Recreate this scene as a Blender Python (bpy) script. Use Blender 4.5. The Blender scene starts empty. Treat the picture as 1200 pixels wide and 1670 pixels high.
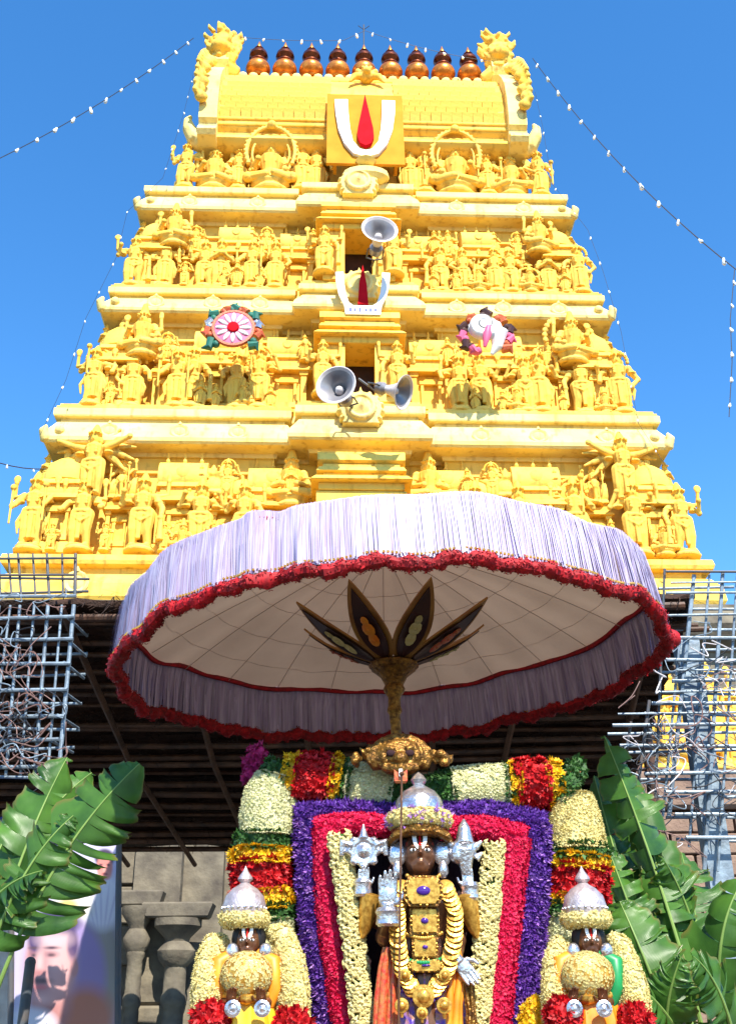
import bpy, math, random
import numpy as np
from mathutils import Vector, Matrix, Euler
R = math.radians
random.seed(7)
rng = np.random.default_rng(7)
SC = bpy.context.scene
COL = SC.collection

# ------------------------------------------------------------------ camera
F = 1790.0                       # focal length in photograph pixels (1200 x 1670)
PITCH, ROLL = 26.0, -0.5
cd = bpy.data.cameras.new('camera')
cam = bpy.data.objects.new('camera', cd)
COL.objects.link(cam)
cd.sensor_fit = 'VERTICAL'
cd.sensor_height = 24.0
cd.lens = 24.0 * F / 1670.0
cd.clip_end = 3000
CM = Matrix.Translation((0, 0, 1.6)) @ Euler((R(90 + PITCH), 0, 0)).to_matrix().to_4x4() @ Matrix.Rotation(R(ROLL), 4, 'Z')
cam.matrix_world = CM
SC.camera = cam

def at(px, py, Y):
    """world point on the upright plane y = Y seen at a pixel of the photograph"""
    d = CM.to_3x3() @ Vector(((px - 600) / F, (835 - py) / F, -1))
    t = Y / d.y
    return Vector((d.x * t, Y, 1.6 + d.z * t))

# ------------------------------------------------------------------ sky, sun, exposure
SUN_EL, SUN_AZ = 47.5, 17.0      # azimuth to the right of straight behind the camera
w = bpy.data.worlds.new('World')
SC.world = w
w.use_nodes = True
nt = w.node_tree
bg = nt.nodes['Background']
sky = nt.nodes.new('ShaderNodeTexSky')
sky.sky_type = 'NISHITA'
sky.sun_disc = False
sky.sun_elevation = R(SUN_EL)
sky.sun_rotation = R(180 - SUN_AZ)
sky.altitude = 300
sky.air_density = 1.0
sky.dust_density = 0.2
sky.ozone_density = 3.0
hs = nt.nodes.new('ShaderNodeHueSaturation')
hs.inputs['Value'].default_value = 1.12
hs.inputs['Saturation'].default_value = 1.28
nt.links.new(sky.outputs[0], hs.inputs['Color'])
nt.links.new(hs.outputs[0], bg.inputs['Color'])
bg.inputs['Strength'].default_value = 0.15
sl = bpy.data.lights.new('sun', 'SUN')
sl.energy = 5.0
sl.angle = R(0.5)
sl.color = (1.0, 0.94, 0.83)
sun = bpy.data.objects.new('sun', sl)
COL.objects.link(sun)
sdir = Vector((math.cos(R(SUN_EL)) * math.sin(R(SUN_AZ)), -math.cos(R(SUN_EL)) * math.cos(R(SUN_AZ)), math.sin(R(SUN_EL))))
sun.rotation_euler = sdir.to_track_quat('Z', 'Y').to_euler()
sun.location = sdir * 60
SC.view_settings.view_transform = 'Standard'
SC.view_settings.look = 'None'
SC.view_settings.gamma = 1
SC.view_settings.exposure = 1.0

# ------------------------------------------------------------------ materials
MATS = {}
def mat(name, c1, c2=None, rough=0.7, scale=6, bump=0.0, bscale=40, metal=0.0, trans=0.0, spec=0.4, detail=4):
    m = bpy.data.materials.new(name)
    m.use_nodes = True
    n, l = m.node_tree.nodes, m.node_tree.links
    b = n['Principled BSDF']
    b.inputs['Roughness'].default_value = rough
    b.inputs['Metallic'].default_value = metal
    b.inputs['Specular IOR Level'].default_value = spec
    c2 = c2 or tuple(x * 0.75 for x in c1)
    tc = n.new('ShaderNodeTexCoord')
    no = n.new('ShaderNodeTexNoise')
    no.inputs['Scale'].default_value = scale
    no.inputs['Detail'].default_value = detail
    rp = n.new('ShaderNodeValToRGB')
    rp.color_ramp.elements[0].position = 0.32
    rp.color_ramp.elements[1].position = 0.68
    rp.color_ramp.elements[0].color = (*c2, 1)
    rp.color_ramp.elements[1].color = (*c1, 1)
    l.new(tc.outputs['Object'], no.inputs['Vector'])
    l.new(no.outputs['Fac'], rp.inputs['Fac'])
    l.new(rp.outputs['Color'], b.inputs['Base Color'])
    if bump:
        n2 = n.new('ShaderNodeTexNoise')
        n2.inputs['Scale'].default_value = bscale
        n2.inputs['Detail'].default_value = 3
        bm = n.new('ShaderNodeBump')
        bm.inputs['Strength'].default_value = bump
        bm.inputs['Distance'].default_value = 0.02
        l.new(tc.outputs['Object'], n2.inputs['Vector'])
        l.new(n2.outputs['Fac'], bm.inputs['Height'])
        l.new(bm.outputs['Normal'], b.inputs['Normal'])
    if trans:
        out = n['Material Output']
        tr = n.new('ShaderNodeBsdfTranslucent')
        l.new(rp.outputs['Color'], tr.inputs['Color'])
        mx = n.new('ShaderNodeMixShader')
        mx.inputs[0].default_value = trans
        l.new(b.outputs[0], mx.inputs[1])
        l.new(tr.outputs[0], mx.inputs[2])
        l.new(mx.outputs[0], out.inputs['Surface'])
    MATS[name] = m
    return m

def mat_attr(name, rough=0.5, attr='col'):
    m = bpy.data.materials.new(name)
    m.use_nodes = True
    n, l = m.node_tree.nodes, m.node_tree.links
    a = n.new('ShaderNodeAttribute')
    a.attribute_name = attr
    n['Principled BSDF'].inputs['Roughness'].default_value = rough
    l.new(a.outputs['Color'], n['Principled BSDF'].inputs['Base Color'])
    MATS[name] = m
    return m

def weathered(name, c1, c2, dirt, amount=0.5):
    """painted lime plaster: cloudy paint plus rain streaks and grime blotches"""
    m = mat(name, c1, c2, rough=0.75, scale=1.6, bump=0.35, bscale=14, spec=0.25)
    n, l = m.node_tree.nodes, m.node_tree.links
    tc = n.new('ShaderNodeTexCoord')
    mp = n.new('ShaderNodeMapping')
    mp.inputs['Scale'].default_value = (7, 7, 1.1)
    no = n.new('ShaderNodeTexNoise')
    no.inputs['Scale'].default_value = 1.3
    no.inputs['Detail'].default_value = 6
    rp = n.new('ShaderNodeValToRGB')
    rp.color_ramp.elements[0].position = 0.54
    rp.color_ramp.elements[1].position = 0.72
    rp.color_ramp.elements[0].color = (0, 0, 0, 1)
    rp.color_ramp.elements[1].color = (amount, amount, amount, 1)
    mx = n.new('ShaderNodeMix')
    mx.data_type = 'RGBA'
    b = n['Principled BSDF']
    src = b.inputs['Base Color'].links[0].from_socket
    l.new(tc.outputs['Object'], mp.inputs['Vector'])
    l.new(mp.outputs[0], no.inputs['Vector'])
    l.new(no.outputs['Fac'], rp.inputs['Fac'])
    l.new(rp.outputs['Color'], mx.inputs[0])
    l.new(src, mx.inputs[6])
    mx.inputs[7].default_value = (*dirt, 1)
    l.new(mx.outputs[2], b.inputs['Base Color'])
    return m

weathered('plaster', (0.86, 0.59, 0.12), (0.83, 0.50, 0.06), (0.38, 0.18, 0.03), 0.7)
weathered('cream', (0.84, 0.67, 0.26), (0.82, 0.60, 0.16), (0.48, 0.28, 0.06), 0.65)
weathered('statue', (0.86, 0.58, 0.12), (0.81, 0.47, 0.05), (0.30, 0.14, 0.02), 0.75)
mat('ochre', (0.62, 0.27, 0.025), (0.55, 0.22, 0.018), rough=0.8, spec=0.1, scale=3)
mat('niche_shade', (0.05, 0.018, 0.008), (0.015, 0.007, 0.005), scale=5)
mat('copper', (0.72, 0.27, 0.04), (0.42, 0.12, 0.02), rough=0.32, metal=0.6, scale=9, bump=0.1)
mat('copper_dark', (0.20, 0.055, 0.02), (0.12, 0.03, 0.012), rough=0.35, metal=0.8, scale=9)
mat('white', (0.82, 0.82, 0.80), (0.74, 0.74, 0.72), rough=0.45, scale=5)
mat('red_paint', (0.58, 0.006, 0.014), (0.48, 0.004, 0.010), rough=0.85, spec=0.08)
mat('pink_paint', (0.72, 0.13, 0.25), (0.62, 0.09, 0.2), rough=0.5)
mat('green_paint', (0.02, 0.16, 0.10), (0.015, 0.1, 0.08), rough=0.5)
mat('blue_text', (0.03, 0.06, 0.35), rough=0.5)
mat('black', (0.012, 0.011, 0.012), rough=0.6)
mat('horn_grey', (0.27, 0.265, 0.28), (0.19, 0.17, 0.18), rough=0.35, scale=4, metal=0.3)
mat('horn_white', (0.60, 0.57, 0.56), (0.46, 0.40, 0.40), rough=0.4)
mat('cable', (0.02, 0.02, 0.025), rough=0.6)
mat('cable_brown', (0.22, 0.12, 0.10), (0.14, 0.08, 0.07), rough=0.6)
mat('bulb', (0.85, 0.88, 0.88), (0.8, 0.85, 0.85), rough=0.15)
mat('stone', (0.21, 0.18, 0.125), (0.075, 0.062, 0.048), rough=0.9, scale=3.5, bump=0.7, bscale=12)
mat('bamboo', (0.10, 0.042, 0.020), (0.035, 0.016, 0.009), rough=0.55, scale=8, bump=0.3)
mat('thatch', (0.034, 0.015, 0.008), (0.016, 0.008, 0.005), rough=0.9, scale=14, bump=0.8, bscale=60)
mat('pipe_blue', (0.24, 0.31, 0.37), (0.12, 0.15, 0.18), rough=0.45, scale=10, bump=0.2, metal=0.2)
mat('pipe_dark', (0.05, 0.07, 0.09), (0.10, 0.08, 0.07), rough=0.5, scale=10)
mat('canopy_cloth', (0.70, 0.50, 0.35), (0.60, 0.42, 0.29), rough=0.85, scale=2.5, trans=0.13, bump=0.15, bscale=25)
mat('seam', (0.60, 0.46, 0.36), rough=0.9, trans=0.2)
mf = mat('fringe', (0.62, 0.56, 0.71), (0.43, 0.34, 0.54), rough=0.5, scale=1.0, trans=0.10, detail=8)
_n = mf.node_tree.nodes
_mp = _n.new('ShaderNodeMapping')
_mp.inputs['Scale'].default_value = (70, 70, 3.0)
mf.node_tree.links.new(_n['Texture Coordinate'].outputs['Object'], _mp.inputs['Vector'])
mf.node_tree.links.new(_mp.outputs[0], _n['Noise Texture'].inputs['Vector'])
mat('red_cord', (0.46, 0.004, 0.010), (0.22, 0.002, 0.005), rough=0.7, scale=30)
mat('gold_bead', (0.75, 0.42, 0.08), (0.6, 0.3, 0.05), rough=0.3, metal=0.7)
mat('brass', (0.34, 0.165, 0.028), (0.09, 0.038, 0.010), rough=0.38, metal=0.65, scale=38, bump=0.6, bscale=60)
mat('wood_dark', (0.06, 0.018, 0.012), (0.03, 0.010, 0.010), rough=0.45)
mat('wood_painted', (0.40, 0.20, 0.04), (0.30, 0.12, 0.03), rough=0.45)
mat('gold', (0.80, 0.46, 0.085), (0.36, 0.16, 0.02), rough=0.28, metal=0.65, scale=55, bump=0.12, bscale=160)
mat('silver', (0.78, 0.77, 0.78), (0.42, 0.40, 0.43), rough=0.22, metal=0.85, scale=45, bump=0.22, bscale=90)
mat('silver_pink', (0.70, 0.60, 0.58), (0.46, 0.36, 0.35), rough=0.38, metal=0.65, scale=40, bump=0.25, bscale=120)
mat('bronze', (0.20, 0.085, 0.04), (0.10, 0.04, 0.02), rough=0.28, metal=0.5, scale=14)
mat('bronze_dark', (0.05, 0.025, 0.018), (0.025, 0.012, 0.01), rough=0.35, metal=0.3)
mat('gem', (0.06, 0.02, 0.22), rough=0.15)
mat('silk_blue', (0.06, 0.03, 0.36), (0.42, 0.20, 0.04), rough=0.4, scale=42, bump=0.3, bscale=80)
mat('silk_orange', (0.80, 0.30, 0.02), (0.74, 0.18, 0.01), rough=0.45, scale=14)
mat('silk_yellow', (0.85, 0.50, 0.02), (0.8, 0.36, 0.02), rough=0.4, scale=10)
mat('silk_green', (0.01, 0.26, 0.07), (0.01, 0.16, 0.05), rough=0.4, scale=10)
mat('silk_red', (0.52, 0.03, 0.018), (0.40, 0.16, 0.04), rough=0.4, scale=48, bump=0.2, bscale=90)
mat('drape_dark', (0.016, 0.008, 0.010), (0.03, 0.006, 0.008), rough=0.9)
mat('fl_white', (0.80, 0.76, 0.47), (0.66, 0.66, 0.34), rough=0.7, scale=35, trans=0.25)
mat('fl_cream', (0.82, 0.72, 0.34), (0.74, 0.62, 0.22), rough=0.7, scale=35, trans=0.25)
mat('fl_red', (0.62, 0.006, 0.010), (0.40, 0.002, 0.006), rough=0.6, scale=30, trans=0.15)
mat('fl_crimson', (0.76, 0.010, 0.085), (0.62, 0.005, 0.055), rough=0.6, scale=30, trans=0.2)
mat('fl_yellow', (0.86, 0.56, 0.008), (0.82, 0.40, 0.005), rough=0.6, scale=25, trans=0.2)
mat('fl_purple', (0.17, 0.05, 0.42), (0.055, 0.010, 0.17), rough=0.6, scale=45, trans=0.2)
mat('fl_violet', (0.45, 0.24, 0.62), (0.3, 0.1, 0.5), rough=0.6, scale=40, trans=0.2)
mat('fl_green', (0.045, 0.14, 0.02), (0.02, 0.07, 0.012), rough=0.6, scale=30, trans=0.15)
mat('fl_magenta', (0.45, 0.01, 0.12), (0.3, 0.005, 0.07), rough=0.7, scale=30)
mat('stem_green', (0.20, 0.28, 0.06), (0.12, 0.20, 0.05), rough=0.5, scale=12, spec=0.3)
mat('midrib', (0.20, 0.30, 0.07), (0.13, 0.22, 0.045), rough=0.45)
mat('ground', (0.07, 0.065, 0.06), (0.05, 0.046, 0.04), rough=0.95, scale=2, bump=0.5)
mat('platform_wood', (0.22, 0.09, 0.03), (0.14, 0.05, 0.02), rough=0.5, scale=8)
mat('wheel', (0.05, 0.04, 0.04), rough=0.7)
mat('blue_plastic', (0.03, 0.08, 0.45), rough=0.4)
mat('wall_white', (0.55, 0.50, 0.44), (0.40, 0.33, 0.28), rough=0.9, scale=4, bump=0.3)
mat('brick_brown', (0.26, 0.17, 0.12), (0.16, 0.10, 0.075), rough=0.9, scale=5, bump=0.5)
def speckle(name, lo=0.55, hi=1.25):
    """each separate petal or thread gets its own brightness"""
    m = MATS[name]
    n, l = m.node_tree.nodes, m.node_tree.links
    src = n['Color Ramp'].outputs['Color']
    outs = [k.to_socket for k in src.links]
    gm = n.new('ShaderNodeNewGeometry')
    mr = n.new('ShaderNodeMapRange')
    mr.inputs['To Min'].default_value = lo
    mr.inputs['To Max'].default_value = hi
    vm = n.new('ShaderNodeVectorMath')
    vm.operation = 'SCALE'
    l.new(gm.outputs['Random Per Island'], mr.inputs['Value'])
    l.new(src, vm.inputs[0])
    l.new(mr.outputs[0], vm.inputs['Scale'])
    for t in outs:
        l.new(vm.outputs[0], t)
for k in list(MATS):
    if k.startswith('fl_'):
        speckle(k, 0.72, 1.12) if k in ('fl_crimson', 'fl_white', 'fl_cream') else speckle(k, 0.6, 1.18)
speckle('fringe', 0.78, 1.1)
speckle('red_cord', 0.55, 1.3)
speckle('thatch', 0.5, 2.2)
mat_attr('print')
mat_attr('petal_paint')

def leaf_material():
    m = bpy.data.materials.new('banana_leaf')
    m.use_nodes = True
    n, l = m.node_tree.nodes, m.node_tree.links
    b = n['Principled BSDF']
    b.inputs['Roughness'].default_value = 0.34
    b.inputs['Specular IOR Level'].default_value = 0.45
    uv = n.new('ShaderNodeUVMap')
    uv.uv_map = 'UVMap'
    wv = n.new('ShaderNodeTexWave')
    wv.wave_type = 'BANDS'
    wv.bands_direction = 'X'
    wv.inputs['Scale'].default_value = 26
    wv.inputs['Distortion'].default_value = 0.6
    tc = n.new('ShaderNodeTexCoord')
    no = n.new('ShaderNodeTexNoise')
    no.inputs['Scale'].default_value = 5
    no.inputs['Detail'].default_value = 5
    rp = n.new('ShaderNodeValToRGB')
    rp.color_ramp.elements[0].position = 0.3
    rp.color_ramp.elements[1].position = 0.75
    rp.color_ramp.elements[0].color = (0.020, 0.075, 0.012, 1)
    rp.color_ramp.elements[1].color = (0.11, 0.26, 0.034, 1)
    mx = n.new('ShaderNodeMix')
    mx.data_type = 'RGBA'
    mx.inputs[7].default_value = (0.10, 0.24, 0.04, 1)
    mul = n.new('ShaderNodeMath')
    mul.operation = 'MULTIPLY'
    mul.inputs[1].default_value = 0.22
    bm = n.new('ShaderNodeBump')
    bm.inputs['Strength'].default_value = 0.22
    bm.inputs['Distance'].default_value = 0.006
    tr = n.new('ShaderNodeBsdfTranslucent')
    ms = n.new('ShaderNodeMixShader')
    ms.inputs[0].default_value = 0.38
    l.new(uv.outputs[0], wv.inputs['Vector'])
    l.new(tc.outputs['Object'], no.inputs['Vector'])
    l.new(no.outputs['Fac'], rp.inputs['Fac'])
    l.new(wv.outputs['Fac'], mul.inputs[0])
    l.new(mul.outputs[0], mx.inputs[0])
    l.new(rp.outputs['Color'], mx.inputs[6])
    sep = n.new('ShaderNodeSeparateXYZ')
    l.new(uv.outputs[0], sep.inputs[0])
    er = n.new('ShaderNodeValToRGB')
    er.color_ramp.elements[0].position = 0.90
    er.color_ramp.elements[1].position = 1.0
    er.color_ramp.elements[0].color = (0, 0, 0, 1)
    er.color_ramp.elements[1].color = (.8, .8, .8, 1)
    ad = n.new('ShaderNodeMath')
    ad.inputs[1].default_value = -0.06
    nm = n.new('ShaderNodeMath')
    nm.operation = 'MULTIPLY_ADD'
    nm.inputs[1].default_value = 0.14
    l.new(no.outputs['Fac'], nm.inputs[0])
    l.new(sep.outputs['Y'], ad.inputs[0])
    l.new(ad.outputs[0], nm.inputs[2])
    l.new(nm.outputs[0], er.inputs['Fac'])
    m2 = n.new('ShaderNodeMix')
    m2.data_type = 'RGBA'
    m2.inputs[7].default_value = (0.17, 0.15, 0.035, 1)
    l.new(er.outputs['Color'], m2.inputs[0])
    l.new(mx.outputs[2], m2.inputs[6])
    l.new(m2.outputs[2], b.inputs['Base Color'])
    l.new(m2.outputs[2], tr.inputs['Color'])
    l.new(wv.outputs['Fac'], bm.inputs['Height'])
    l.new(bm.outputs['Normal'], b.inputs['Normal'])
    l.new(b.outputs[0], ms.inputs[1])
    l.new(tr.outputs[0], ms.inputs[2])
    l.new(ms.outputs[0], n['Material Output'].inputs['Surface'])
    MATS['banana_leaf'] = m
leaf_material()

# ------------------------------------------------------------------ mesh helpers
class MB:
    def __init__(self):
        self.v, self.f, self.uv = [], [], None
    def add(self, vs, fs):
        o = len(self.v)
        self.v += [tuple(p) for p in vs]
        self.f += [tuple(i + o for i in q) for q in fs]
        return self
    def box(self, c, s, top=(1, 1), rz=0, bevel=0):
        x, y, z = s[0] / 2, s[1] / 2, s[2] / 2
        a, b = top
        if bevel:
            e = bevel
            rings = []
            for zz, k, tx, ty in ((-z, e, 1, 1), (-z + e, 0, 1, 1), (z - e, 0, a, b), (z, e, a, b)):
                X, Yy = x * tx - k, y * ty - k
                rings.append([(-X, -Yy, zz), (X, -Yy, zz), (X, Yy, zz), (-X, Yy, zz)])
            vs = [p for r in rings for p in r]
            fs = [(3, 2, 1, 0), (12, 13, 14, 15)]
            for r in range(3):
                for i in range(4):
                    j = (i + 1) % 4
                    fs.append((r * 4 + i, r * 4 + j, r * 4 + 4 + j, r * 4 + 4 + i))
        else:
            vs = [(-x, -y, -z), (x, -y, -z), (x, y, -z), (-x, y, -z), (-x * a, -y * b, z), (x * a, -y * b, z), (x * a, y * b, z), (-x * a, y * b, z)]
            fs = [(3, 2, 1, 0), (4, 5, 6, 7), (0, 1, 5, 4), (1, 2, 6, 5), (2, 3, 7, 6), (3, 0, 4, 7)]
        cs, sn = math.cos(rz), math.sin(rz)
        return self.add([(c[0] + p[0] * cs - p[1] * sn, c[1] + p[0] * sn + p[1] * cs, c[2] + p[2]) for p in vs], fs)
    def tube(self, pts, rad, n=8, caps=True, sx=1.0):
        pts = [Vector(p) for p in pts]
        if not hasattr(rad, '__len__'):
            rad = [rad] * len(pts)
        vs, fs = [], []
        ref = None
        for i, p in enumerate(pts):
            d = (pts[min(i + 1, len(pts) - 1)] - pts[max(i - 1, 0)])
            d = d.normalized() if d.length > 1e-9 else Vector((0, 0, 1))
            if ref is None:
                ref = Vector((1, 0, 0)) if abs(d.x) < 0.9 else Vector((0, 1, 0))
            a = (ref - d * ref.dot(d)).normalized()
            ref = a
            b = d.cross(a)
            for k in range(n):
                t = 2 * math.pi * k / n
                vs.append(p + (a * math.cos(t) * sx + b * math.sin(t)) * rad[i])
        for i in range(len(pts) - 1):
            for k in range(n):
                k2 = (k + 1) % n
                fs.append((i * n + k, i * n + k2, (i + 1) * n + k2, (i + 1) * n + k))
        if caps:
            fs.append(tuple(range(n - 1, -1, -1)))
            fs.append(tuple((len(pts) - 1) * n + k for k in range(n)))
        return self.add(vs, fs)
    def lathe(self, prof, n=16, c=(0, 0, 0), s=(1, 1), M=None, flute=0, fn=0):
        vs, fs = [], []
        for r, z in prof:
            for k in range(n):
                t = 2 * math.pi * k / n
                rr = r * (1 + flute * math.cos(fn * t)) if fn else r
                p = Vector((rr * math.cos(t) * s[0], rr * math.sin(t) * s[1], z))
                if M is not None:
                    p = M @ p
                vs.append((p.x + c[0], p.y + c[1], p.z + c[2]))
        for i in range(len(prof) - 1):
            for k in range(n):
                k2 = (k + 1) % n
                fs.append((i * n + k, i * n + k2, (i + 1) * n + k2, (i + 1) * n + k))
        fs.append(tuple(range(n - 1, -1, -1)))
        fs.append(tuple((len(prof) - 1) * n + k for k in range(n)))
        return self.add(vs, fs)
    def ball(self, c, r, n=12, m=8, M=None):
        if not hasattr(r, '__len__'):
            r = (r, r, r)
        vs, fs = [], []
        for i in range(1, m):
            a = math.pi * i / m
            for k in range(n):
                t = 2 * math.pi * k / n
                p = Vector((r[0] * math.sin(a) * math.cos(t), r[1] * math.sin(a) * math.sin(t), -r[2] * math.cos(a)))
                if M is not None:
                    p = M @ p
                vs.append(p + Vector(c))
        e = Vector((0, 0, r[2]))
        if M is not None:
            e = M @ e
        vs += [Vector(c) - e, Vector(c) + e]
        o = (m - 1) * n
        for i in range(m - 2):
            for k in range(n):
                k2 = (k + 1) % n
                fs.append((i * n + k, i * n + k2, (i + 1) * n + k2, (i + 1) * n + k))
        for k in range(n):
            k2 = (k + 1) % n
            fs.append((o, k2, k))
            fs.append((o + 1, (m - 2) * n + k, (m - 2) * n + k2))
        return self.add(vs, fs)
    def prism(self, poly, d, M, bevel=0.0):
        """outline poly (a, b) made thick by d along the third axis, mapped by M (a -> x, thickness -> y, b -> z)"""
        n = len(poly)
        vs = [M @ Vector((a, 0, b)) for a, b in poly] + [M @ Vector((a, d, b)) for a, b in poly]
        fs = [tuple(range(n)), tuple(range(2 * n - 1, n - 1, -1))]
        for i in range(n):
            j = (i + 1) % n
            fs.append((j, i, n + i, n + j))
        return self.add(vs, fs)
    def sweep(self, poly, prof):
        """moulding: profile (offset, z) carried round a right-angled plan polygon (counter-clockwise)"""
        n = len(poly)
        off = []
        for i in range(n):
            a, b, c = poly[i - 1], poly[i], poly[(i + 1) % n]
            d1 = Vector((b[0] - a[0], b[1] - a[1])).normalized()
            d2 = Vector((c[0] - b[0], c[1] - b[1])).normalized()
            off.append((d1.y + d2.y, -d1.x - d2.x))
        vs, fs = [], []
        for o, z in prof:
            for i in range(n):
                vs.append((poly[i][0] + off[i][0] * o, poly[i][1] + off[i][1] * o, z))
        for k in range(len(prof) - 1):
            for i in range(n):
                j = (i + 1) % n
                fs.append((k * n + i, k * n + j, (k + 1) * n + j, (k + 1) * n + i))
        fs.append(tuple(range(n - 1, -1, -1)))
        fs.append(tuple((len(prof) - 1) * n + i for i in range(n)))
        return self.add(vs, fs)
    def mesh(self, name, material, smooth=False):
        me = bpy.data.meshes.new(name)
        me.from_pydata([tuple(p) for p in self.v], [], self.f)
        if material:
            me.materials.append(MATS[material])
        if smooth:
            me.shade_smooth()
            if smooth != 'full':
                try:
                    me.set_sharp_from_angle(angle=R(40))
                except Exception:
                    pass
        return me
    def build(self, name, material, parent=None, smooth=False, loc=None):
        return link(name, self.mesh(name, material, smooth), parent, loc)

def link(name, me, parent=None, loc=None, rz=None, scale=None, rot=None):
    o = bpy.data.objects.new(name, me)
    COL.objects.link(o)
    if parent:
        o.parent = parent
    if loc is not None:
        o.location = loc
    if rz is not None:
        o.rotation_euler = (0, 0, rz)
    if rot is not None:
        o.rotation_euler = rot
    if scale is not None:
        o.scale = scale if hasattr(scale, '__len__') else (scale,) * 3
    return o

def tag(o, label, cat, group=None, kind=None):
    o['label'] = label
    o['category'] = cat
    if group:
        o['group'] = group
    if kind:
        o['kind'] = kind
    return o

def thing(name, label, cat, loc=(0, 0, 0), rz=0, group=None):
    return tag(link(name, None, None, loc, rz), label, cat, group)

def structure(o):
    o['kind'] = 'structure'
    return o

def fuse(mb, name, material, voxel):
    """melt overlapping solids into one continuous surface"""
    me = mb.mesh('tmp', None)
    o = bpy.data.objects.new('tmp', me)
    COL.objects.link(o)
    m = o.modifiers.new('r', 'REMESH')
    m.mode = 'VOXEL'
    m.voxel_size = voxel
    s = o.modifiers.new('s', 'SMOOTH')
    s.factor = 0.5
    s.iterations = 1
    dg = bpy.context.evaluated_depsgraph_get()
    me2 = bpy.data.meshes.new_from_object(o.evaluated_get(dg))
    me2.name = name
    me2.materials.clear()
    me2.materials.append(MATS[material])
    me2.shade_smooth()
    bpy.data.objects.remove(o)
    bpy.data.meshes.remove(me)
    return me2

def np_mesh(name, V, faces4, material, smooth=False):
    me = bpy.data.meshes.new(name)
    V = np.asarray(V, dtype=np.float32)
    Q = np.asarray(faces4, dtype=np.int32)
    k = Q.shape[1]
    me.vertices.add(len(V))
    me.vertices.foreach_set('co', V.ravel())
    me.loops.add(Q.size)
    me.loops.foreach_set('vertex_index', Q.ravel())
    me.polygons.add(len(Q))
    me.polygons.foreach_set('loop_start', np.arange(0, Q.size, k, dtype=np.int32))
    me.update(calc_edges=True)
    me.validate()
    me.materials.append(MATS[material])
    if smooth:
        me.shade_smooth()
    return me

def bez(p0, p1, p2, n):
    p0, p1, p2 = Vector(p0), Vector(p1), Vector(p2)
    return [p0 * (1 - t) ** 2 + p1 * 2 * t * (1 - t) + p2 * t * t for t in [i / (n - 1) for i in range(n)]]

def sag(p0, p1, drop, n):
    p0, p1 = Vector(p0), Vector(p1)
    return [p0.lerp(p1, i / (n - 1)) - Vector((0, 0, drop * 4 * (i / (n - 1)) * (1 - i / (n - 1)))) for i in range(n)]

# ------------------------------------------------------------------ ground
g = MB()
g.add([(-900, -900, 0), (900, -900, 0), (900, 900, 0), (-900, 900, 0)], [(0, 1, 2, 3)])
structure(g.build('ground', 'ground'))

# ------------------------------------------------------------------ stucco figures (height 1, facing -y)
def limb(mb, pts, r):
    mb.tube(pts, r, 8)
    for p, q in zip(pts, r):
        mb.ball(p, q, 8, 6)

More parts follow.
